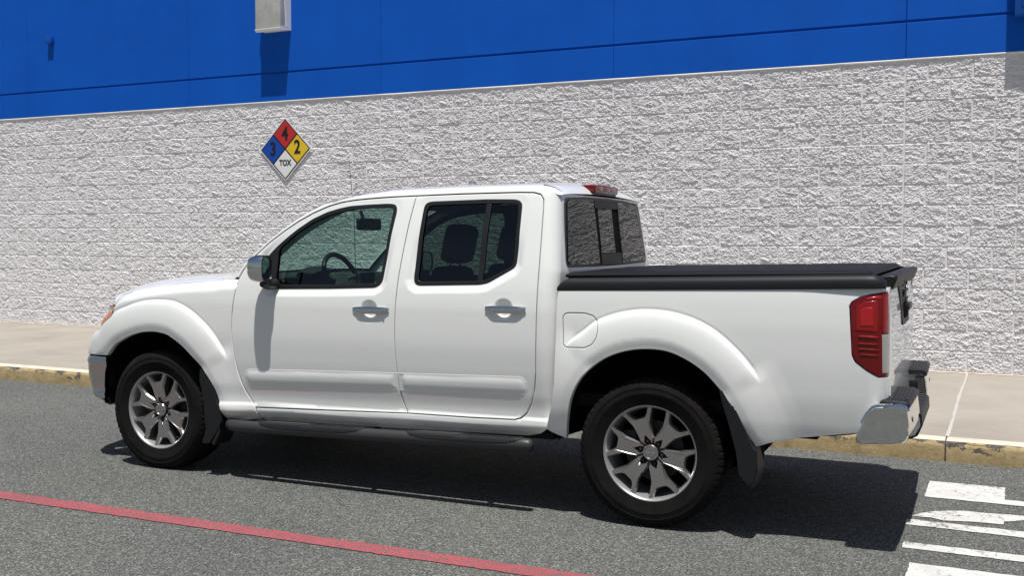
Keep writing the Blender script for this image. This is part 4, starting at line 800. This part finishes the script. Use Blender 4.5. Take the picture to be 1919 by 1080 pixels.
# ------------------------------------------------------------------ wheels
def wheel(sx, base):
    w = empty('wheel'); w.parent = truck; w.location = (sx, -.745, .374)
    half = [(.236, .112), (.242, .120), (.252, .1225), (.262, .124), (.275, .1285), (.300, .1335), (.304, .1348), (.3075, .1348), (.310, .1337), (.318, .1335), (.330, .1315), (.332, .1335), (.336, .1325), (.345, .1275), (.3475, .1265), (.352, .1235)]
    tread = [(.360, .119, 1), (.369, .113, 1), (.3745, .104, 1), (.3765, .092, 1), (.3765, .079, 1), (.367, .078, 0), (.367, .072, 0), (.3775, .071, 1), (.3785, .032, 1), (.368, .031, 0), (.368, .025, 0), (.3785, .024, 1), (.379, .0, 0)]
    prof = [(r, -y, 0) for r, y in half] + [(r, -y, f) for r, y, f in tread]; prof = prof + [(r, -y, f) for r, y, f in prof[-2::-1]]
    n = 372; V = []
    for i in range(n):
        a = 2 * math.pi * i / n; low = i % 6 == 5
        for r, y, f in prof:
            rr = r - (.0075 if f and low and abs(y) > .06 else .004 if f and low else 0); sk = .012 * (abs(y) / .1) if abs(y) < .1 else .012; aa = a + sk
            V.append((rr * math.cos(aa), y, rr * math.sin(aa)))
    k = len(prof); me = np_mesh('tyre', np.array(V), np.array([(i * k + j, i * k + j + 1, ((i + 1) % n) * k + j + 1, ((i + 1) % n) * k + j) for i in range(n) for j in range(k - 1)]), 'tyre_rubber', True); me.flip_normals() if False else None; me.set_sharp_from_angle(angle=R(32))
    ty = link('tyre', me, None, w)
    q = MB(); q.lathe([(.246, -.104), (.2485, -.115), (.2475, -.1195), (.243, -.1205), (.2375, -.117), (.2325, -.108), (.2275, -.092), (.220, -.04), (.210, .06), (.21, .11), (.225, .118), (.236, .115), (.236, .10)], 96); q.build('rim', 'rim_silver', w, 50)
    q = MB(); q.lathe([(.212, .045), (.16, .05), (.02, .05), (.001, .05)], 48); q.build('wheel_back', 'matte_black', w)
    q = MB(); q.lathe([(.07, -.028), (.155, -.028), (.155, -.012), (.07, -.012)], 48); q.build('brake_disc', 'brake_iron', w); MB().rbox((-.165, -.05, -.03), (-.085, .0, .10), .012).build('brake_caliper', 'dark_alloy', w)
    sp = [(.040, .021), (.066, .038), (.110, .042), (.142, .047), (.190, .072), (.2385, .0985), (.2455, .0700), (.200, .040), (.188, .030), (.183, .020), (.183, 0)]
    poly = [(a, -b) for a, b in sp[:-1]] + [(.183, 0.)] + [(a, b) for a, b in sp[-2::-1]] + [(.040, .012), (.056, .0125), (.088, .0), (.056, -.0125), (.040, -.012)]
    poly = ccw(poly)
    def dep(r): return float(np.interp(r, [.04, .09, .15, .19, .245], [-.090, -.098, -.1035, -.1015, -.1105]))
    top = inset(poly, .0068)
    for s in range(6):
        a = base + s * math.pi / 3; ca, sa = math.cos(a), math.sin(a); rot = lambda u, v, y: (u * ca - v * sa, y, u * sa + v * ca); n_ = len(poly)
        q = MB(); t = geometry.tessellate_polygon([[Vector((u, v, 0)) for u, v in top]])
        q.add([rot(u, v, dep(u)) for u, v in top] + [rot(u, v, dep(u) + .012) for u, v in poly] + [rot(u, v, dep(u) + .05) for u, v in poly], [tuple(f) for f in t] + [(i, (i + 1) % n_, n_ + (i + 1) % n_, n_ + i) for i in range(n_)] + [(n_ + i, n_ + (i + 1) % n_, 2 * n_ + (i + 1) % n_, 2 * n_ + i) for i in range(n_)])
        q.build('spoke', 'gunmetal_alloy', w, 12)
        q = MB(); q.cyl(rot(.058, 0, -.055), rot(.058, 0, -.088), .0095, 6); q.cyl(rot(.058, 0, -.088), rot(.058, 0, -.094), .0085, 10, .005); q.build('lug_nut', 'dark_alloy', w, 25)
    q = MB(); q.lathe([(.082, -.04), (.082, -.060), (.070, -.066), (.045, -.070), (.001, -.070)], 40); q.build('hub', 'dark_alloy', w)
    q = MB(); q.lathe([(.0400, -.06), (.0400, -.098), (.0375, -.1015), (.031, -.1015), (.029, -.099), (.001, -.099)], 40); cp = q.build('centre_cap', 'gunmetal_alloy', w, 30)
    q = MB(); q.lathe([(.0215, -.099), (.0215, -.103), (.0175, -.103), (.0175, -.099)], 32); q.rbox((-.026, -.104, -.005), (.026, -.099, .005), .001, 1); em_ = q.build('emblem', 'emblem_silver', cp, 30)
    a = R(-48); MB().cyl((.222 * math.cos(a), -.10, .222 * math.sin(a)), (.212 * math.cos(a), -.122, .212 * math.sin(a)), .004, 8).build('valve_stem', 'rubber', w)
    return w
wf_ = wheel(0., R(38)); wr_ = wheel(3.2047, R(48.5)); wf_.location.z = .383; wr_.location.z = .369
def copy_tree(o, parent):
    c = o.copy(); COL.objects.link(c); c.parent = parent
    for ch in [q for q in bpy.data.objects if q.parent == o]: copy_tree(ch, c)
    return c
for w in (wf_, wr_): c = copy_tree(w, truck); c.location.y = .745; c.scale.y = -1
# wheel wells, flaps, step bars, mirrors
def well(cx, x_lo, x_hi):
    A = []
    for a in np.linspace(R(-14), R(184), 30):
        A.append([(cx + r * math.cos(a), y, .42 + r * .98 * math.sin(a)) for y, r in ((-.80, .515), (-.79, .525), (-.60, .525), (-.44, .49), (-.42, .42), (-.42, .10))])
    return MB().grid(A).build('wheel_well', 'matte_black', truck, 50)
wells = [well(.0, 0, 0), well(3.2047, 0, 0)]
for Lf, c_, wfun, t0, t1 in ((FL, FC, w_front, -2, 143), (RL, RC, w_bed, 8, 171)):     # black inner liner along each arch lip
    A = []
    for x, z in arch(Lf, c_, t0, t1, 50):
        k = 1 + .006 / math.hypot(x - c_[0], z - c_[1]); x, z = c_[0] + (x - c_[0]) * k, c_[1] + (z - c_[1]) * k; yw = float(wfun(np.array([x]), np.array([z]))[0]); A.append([(x, -(yw - .022), z), (x, -.74, z), (x, -.60, z)])
    wells.append(MB().grid(A).build('arch_liner', 'matte_black', truck, 60))
q = MB(); q.box((-.52, -.77, .50), (-.46, -.55, .70)); wells.append(q.build('bumper_liner', 'matte_black', truck))
def flap(pl, out, name='mud_flap'):
    P_ = np.array(pl); q = MB(); t = np.gradient(P_, axis=0); n = np.stack([t[:, 1], -t[:, 0]], 1); n /= np.linalg.norm(n, axis=1)[:, None]
    A = [[(x, -.905, z), (x, -.76, z), (x - .022 * a, -.76, z - .022 * b), (x - .022 * a, -.905, z - .022 * b)] for (x, z), (a, b) in zip(pl, n)]
    q.grid(A, True); q.add(A[-1], [(0, 1, 2, 3)]); q.prism(out, lambda a, b: (a, -.908, b), lambda a, b: (a, -.890, b)); return q.build(name, 'grained_black_plastic', truck, 30)
flaps = [flap([(.392, .655), (.440, .560), (.478, .448), (.500, .350), (.50, .29), (.455, .215)], [(.378, .668), (.412, .664), (.436, .622), (.474, .556), (.509, .448), (.532, .352), (.50, .295), (.44, .215), (.385, .212), (.415, .30), (.405, .42), (.392, .53), (.372, .60)]),
         flap([(3.575, .705), (3.625, .62), (3.675, .51), (3.715, .42), (3.735, .34), (3.715, .26)], [(3.567, .716), (3.615, .708), (3.660, .57), (3.700, .49), (3.733, .440), (3.750, .436), (3.753, .36), (3.728, .275), (3.705, .268), (3.665, .31), (3.650, .42), (3.615, .55), (3.578, .67)])]
def stepbar():
    zc_ = lambda x: .331 + .0175 * (x - .6)
    pts = [(.545, -.80, .36), (.555, -.83, .345), (.575, -.865, zc_(.6)), (.62, -.886, zc_(.62)), (.70, -.892, zc_(.7))] + [(x, -.892, zc_(x)) for x in np.linspace(.85, 2.45, 14)] + [(2.52, -.892, zc_(2.52)), (2.555, -.890, zc_(2.55)), (2.57, -.887, zc_(2.57)), (2.578, -.885, zc_(2.58))]
    o = MB().tube(pts, [.036] * 19 + [.036, .034, .029, .015], 20).build('step_bar', 'step_bar_black', truck, 50)
    for x0, x1 in ((.80, 1.545), (1.815, 2.53)):
        A = []
        for x in np.linspace(x0, x1, 40):
            s = (x - x0) / (x1 - x0); f = math.sqrt(max(0, 1 - abs(2 * s - 1) ** 5)); z = zc_(x)
            A.append([(x, -.892 + .0385 * math.sin(a * f), z + .0385 * math.cos(a * f) + .003) for a in np.linspace(R(-82), R(60), 12)])
        p_ = MB().grid(A).build('step_pad', 'grained_black_plastic', o, 60)
        for k in range(26):
            x = x0 + .09 + (x1 - x0 - .18) * k / 25; d = .05 if k < 13 else -.05; z = zc_(x)
            MB().tube([(x - d, -.892 + .043 * math.sin(R(-52)), z + .043 * math.cos(R(-52))), (x - d * .3, -.892 + .043 * math.sin(R(-18)), z + .0435 * math.cos(R(-18))), (x + d * .6, -.892 + .043 * math.sin(R(30)), z + .043 * math.cos(R(30)))], .0028, 5).build('tread_rib', 'grained_black_plastic', p_)
    for x in (.85, 1.55, 2.3): MB().tube([(x, -.72, .40), (x, -.82, .325), (x, -.885, zc_(x) - .01)], .018, 8).build('bracket', 'underbody_black', o)
    return o
sb = stepbar()
def mirror():
    o = MB(); th = R(12); n = 9
    # chrome shell: stacked rounded rectangles going forward from the glass rim
    def ring(x, sy, sz, k=24, ex=3.2):
        out = []
        for i in range(k):
            a = 2 * math.pi * i / k; c, s = math.cos(a), math.sin(a); out.append((x, sy * math.copysign(abs(c) ** (2 / ex), c), sz * math.copysign(abs(s) ** (2 / ex), s)))
        return out
    secs = [(.004, .066, .078), (-.01, .0685, .0805), (-.04, .067, .080), (-.07, .061, .075), (-.095, .048, .064), (-.108, .03, .045), (-.112, .01, .01)]
    M4 = Matrix.Translation((.925, -.957, 1.284)) @ Matrix.Rotation(R(10), 4, 'Z')
    A = [[tuple(M4 @ Vector(p)) for p in ring(*s)] for s in secs]; o.grid(A, True); h = o.build('door_mirror', 'chrome', truck, 60)
    q = MB(); q.add([tuple(M4 @ Vector(p)) for p in ring(.004, .066, .078)] + [tuple(M4 @ Vector(p)) for p in ring(.007, .060, .071)] + [tuple(M4 @ Vector(p)) for p in ring(-.004, .057, .068)], [(i, (i + 1) % 24, 24 + (i + 1) % 24, 24 + i) for i in range(24)] + [(24 + i, 24 + (i + 1) % 24, 48 + (i + 1) % 24, 48 + i) for i in range(24)]); q.build('mirror_bezel', 'black_plastic', h, 40)
    q = MB(); q.add([tuple(M4 @ Vector(p)) for p in ring(-.002, .058, .069)], [tuple(range(24))]); q.build('mirror_glass', 'chrome', h)
    q = MB(); q.tube([(.915, -.985, 1.196), (.915, -.95, 1.188), (.912, -.91, 1.186), (.905, -.85, 1.19)], [.018, .024, .027, .033], 14); q.build('mirror_arm', 'black_plastic', h)
    q = MB(); q.cyl((.918, -.95, 1.19), (.920, -.95, 1.225), .026, 14); q.build('mirror_pivot', 'black_plastic', h)
    return h
mir = mirror()
q = panel('mirror_sail', [(.885, 1.168), (.832, 1.348), (.878, 1.396), (.905, 1.40), (.905, 1.168)], wrec(.010), 'black_plastic', fdoor, g=.03, flange=.012)
for o in NEAR + wells + flaps + [sb, mir, pil, rl, hf]: mirror_copy(o, truck)
# ------------------------------------------------------------------ chassis and cabin
q = MB(); q.box((.50, -.80, .385), (2.66, .80, .42)); q.box((.57, -.76, .42), (.62, .76, 1.16)); q.box((-.55, -.42, .52), (.60, .42, .95)); q.box((.50, -.78, .42), (.58, .78, 1.0)); q.box((-.40, -.62, .90), (.60, .62, .98)); q.build('floor_pan_light_block', 'underbody_black', truck)  # floor pan, with unseen boxes added in the engine bay to block sun leaks
q = MB()
for s in (-1, 1): q.box((-.55, s * .43 - .05, .40), (3.3, s * .43 + .05, .53)); q.box((3.3, s * .43 - .05, .48), (4.20, s * .43 + .05, .56))
for x in (-.4, .9, 2.0, 3.9): q.box((x - .06, -.43, .42), (x + .06, .43, .50))
q.build('chassis_frame', 'underbody_black', truck)
q = MB(); q.cyl((3.2047, -.70, .374), (3.2047, .70, .374), .045, 14); q.cyl((3.08, 0, .374), (3.34, 0, .374), .13, 18, .10); q.build('rear_axle', 'underbody_black', truck)
q = MB(); q.cyl((0, -.70, .36), (0, .70, .36), .035, 12); q.rbox((-.25, -.35, .27), (.30, .35, .45), .05); q.build('front_axle', 'underbody_black', truck)
q = MB(); q.box((2.72, -.77, .58), (4.26, .77, .64)); q.box((2.72, -.77, .6), (2.75, .77, 1.20)); q.build('bed_floor', 'underbody_black', truck)
q = MB(); q.tube([(1.2, .30, .36), (2.6, .32, .37), (3.4, .45, .50), (4.1, .50, .44), (4.22, .56, .43)], .032, 12); q.rbox((2.0, .22, .30), (2.6, .42, .42), .05); q.build('exhaust', 'steel', truck)
q = MB(); q.lathe([(.20, -.10), (.36, -.10), (.375, -.06), (.375, .06), (.36, .10), (.20, .10)], 36); o = q.build('spare_wheel', 'tyre_rubber', truck); o.rotation_euler = (R(90), 0, 0); o.location = (3.82, 0, .52)
q = MB(); q.rbox((-.60, -.45, .33), (-.25, .45, .45), .03); q.build('skid_plate', 'underbody_black', truck)
def seat(x, y):
    s = empty('front_seat'); s.parent = truck; s.location = (x, y, .45)
    MB().rbox((-.33, -.25, .22), (.22, .25, .40), .06, 3).build('cushion', 'seat_cloth', s)
    M4 = Matrix.Translation((.20, 0, .36)) @ Matrix.Rotation(R(14), 4, 'Y'); MB().rbox((-.07, -.245, 0), (.07, .245, .50), .06, 3, M4).rbox((-.06, -.19, .40), (.06, .19, .56), .055, 3, M4).build('backrest', 'seat_cloth', s)
    MB().rbox((-.055, -.140, .585), (.06, .140, .815), .056, 4, M4).build('headrest', 'seat_cloth', s)
    q = MB()
    for yy in (-.06, .06): q.cyl(M4 @ Vector((0, yy, .5)), M4 @ Vector((0, yy, .64)), .006, 8)
    q.build('headrest_post', 'steel', s); return s
s1 = seat(1.52, -.38); s2 = copy_tree(s1, truck); s1.location.z = .385; s2.location = (1.52, .38, .385)
rs = empty('rear_bench'); rs.parent = truck; rs.location = (2.30, 0, .45)
MB().rbox((-.25, -.68, .18), (.18, .68, .38), .06, 3).build('cushion', 'seat_cloth', rs)
M4 = Matrix.Translation((.16, 0, .34)) @ Matrix.Rotation(R(12), 4, 'Y'); MB().rbox((-.05, -.68, 0), (.08, .68, .50), .05, 3, M4).build('backrest', 'seat_cloth', rs)
for y in (-.42, .42): MB().rbox((-.04, y - .13, .47), (.06, y + .13, .64), .045, 3, M4).build('headrest', 'seat_cloth', rs)
ds = empty('dashboard'); ds.parent = truck
A = [[(x, y, z - .03 * (abs(y) / .7) ** 3) for x, z in ((.60, 1.20), (.70, 1.235), (.86, 1.232), (.93, 1.205), (.955, 1.12), (.95, .98), (.90, .86))] for y in np.linspace(-.74, .74, 21)]
MB().grid(A).build('dash_top', 'interior_dark', ds, 60)
A = [[(.86 + .10 * u, -.38 + .20 * math.cos(t), 1.225 + .06 * math.sin(t) - .02 * u) for u in np.linspace(0, 1, 5)] for t in np.linspace(0, math.pi, 15)]
MB().grid(A).build('instrument_hood', 'interior_dark', ds, 60); MB().box((.87, -.56, 1.08), (.90, -.20, 1.25)).build('instrument_cluster', 'matte_black', ds)
MB().rbox((.90, -.14, .95), (.985, .14, 1.235), .02).build('centre_stack', 'interior_grey', ds); MB().rbox((.975, -.10, 1.06), (.990, .10, 1.16), .004).build('screen', 'black_plastic', ds)
for y in (-.115, .115): MB().rbox((.97, y - .018, 1.07), (.994, y + .018, 1.17), .004).build('air_vent', 'satin_chrome', ds)
MB().rbox((.95, -.11, .50), (1.45, .11, .80), .03).build('centre_console', 'interior_grey', ds)
sw = empty('steering_wheel'); sw.parent = truck; sw.matrix_parent_inverse = Matrix.Identity(4); sw.location = (1.065, -.38, 1.20); sw.rotation_euler = (0, R(-24), 0)
q = MB(); q.tube([(0, .172 * math.cos(t), .172 * math.sin(t)) for t in np.linspace(0, 2 * math.pi, 49)], .016, 10, False); q.build('rim', 'black_plastic', sw, 60)
q = MB(); q.rbox((-.05, -.075, -.07), (.0, .075, .06), .025, 3); q.build('hub', 'interior_grey', sw)
for a in (R(8), R(172), R(-90)): q = MB(); q.tube([(-.02, .05 * math.cos(a), .05 * math.sin(a)), (0, .18 * math.cos(a), .18 * math.sin(a))], [.018, .013], 8); q.build('spoke', 'interior_grey', sw)
MB().cyl((-.05, 0, 0), (-.28, 0, -.03), .035, 12).build('column', 'interior_dark', sw)
rv = empty('rear_view_mirror'); rv.parent = truck
MB().rbox((1.005, -.135, 1.512), (1.040, .135, 1.592), .018, 3).build('mirror_housing', 'black_plastic', rv); MB().box((1.0405, -.118, 1.524), (1.042, .118, 1.580)).build('mirror_glass', 'black_plastic', rv); MB().tube([(1.01, 0, 1.56), (.975, 0, 1.60), (.96, 0, 1.64)], .012, 8).build('mirror_stem', 'black_plastic', rv)
# trim on the inside of doors, pillars and roof
A = []
for y in np.linspace(-.66, .66, 15): A.append([(x, y, roofz(max(x, 1.2), y / .72, .72) - .045 - (.035 if x > 2.55 else 0)) for x in (1.24, 1.4, 1.7, 2.1, 2.5, 2.62)])
MB().grid(A).build('headliner', 'interior_grey', truck, 60)
tr_ = panel('door_trim', [(.66, .50), (.68, 1.15), (.90, 1.172), (1.60, 1.18), (1.74, 1.20), (1.80, 1.20), (2.26, 1.205), (2.44, 1.27), (2.58, 1.30), (2.60, .50)], lambda x, z: w_cab(x, z, False) - .075, 'interior_dark', truck, g=.05, step=.04, flange=.0)
pi_ = panel('pillar_trim', [(1.69, 1.18), (1.705, 1.64), (1.845, 1.65), (1.83, 1.18)], lambda x, z: w_cab(x, z, False) - .062, 'interior_dark', truck, g=.05, step=.04, flange=.0)
pj_ = panel('pillar_trim', [(2.47, 1.28), (2.48, 1.66), (2.62, 1.66), (2.66, 1.25)], lambda x, z: w_cab(x, z, False) - .062, 'interior_dark', truck, g=.05, step=.04, flange=.0)
pk_ = panel('roof_rail_trim', [(1.30, 1.612), (1.36, 1.66), (1.7, 1.685), (2.55, 1.69), (2.55, 1.655), (1.7, 1.648), (1.45, 1.637)], lambda x, z: w_cab(x, z, False) - .055, 'interior_dark', truck, g=.05, step=.04, flange=.0)
A = [[ws(-.90, s) + Vector((.02, d, -.01)) for d in (-.02, .05)] for s in np.linspace(0, 1, 12)]; ap = MB().grid(A).build('pillar_trim', 'interior_dark', truck)
for o in (tr_, pi_, pj_, pk_, ap): mirror_copy(o, truck)
q = MB().grid([[(x, y, z) for x, z in ((2.60, .5), (2.615, 1.28))] for y in np.linspace(-.76, .76, 5)]); q.build('back_wall_trim', 'interior_dark', truck)
# radio aerial on the far fender
q = MB(); q.tube([(.40, .79, 1.19), (.395, .79, 1.6), (.355, .79, 2.05)], [.0028, .0022, .0016], 6); an = q.build('aerial', 'matte_black', truck); MB().cyl((.40, .79, 1.175), (.40, .79, 1.21), .013, 12).build('aerial_base', 'black_plastic', an)
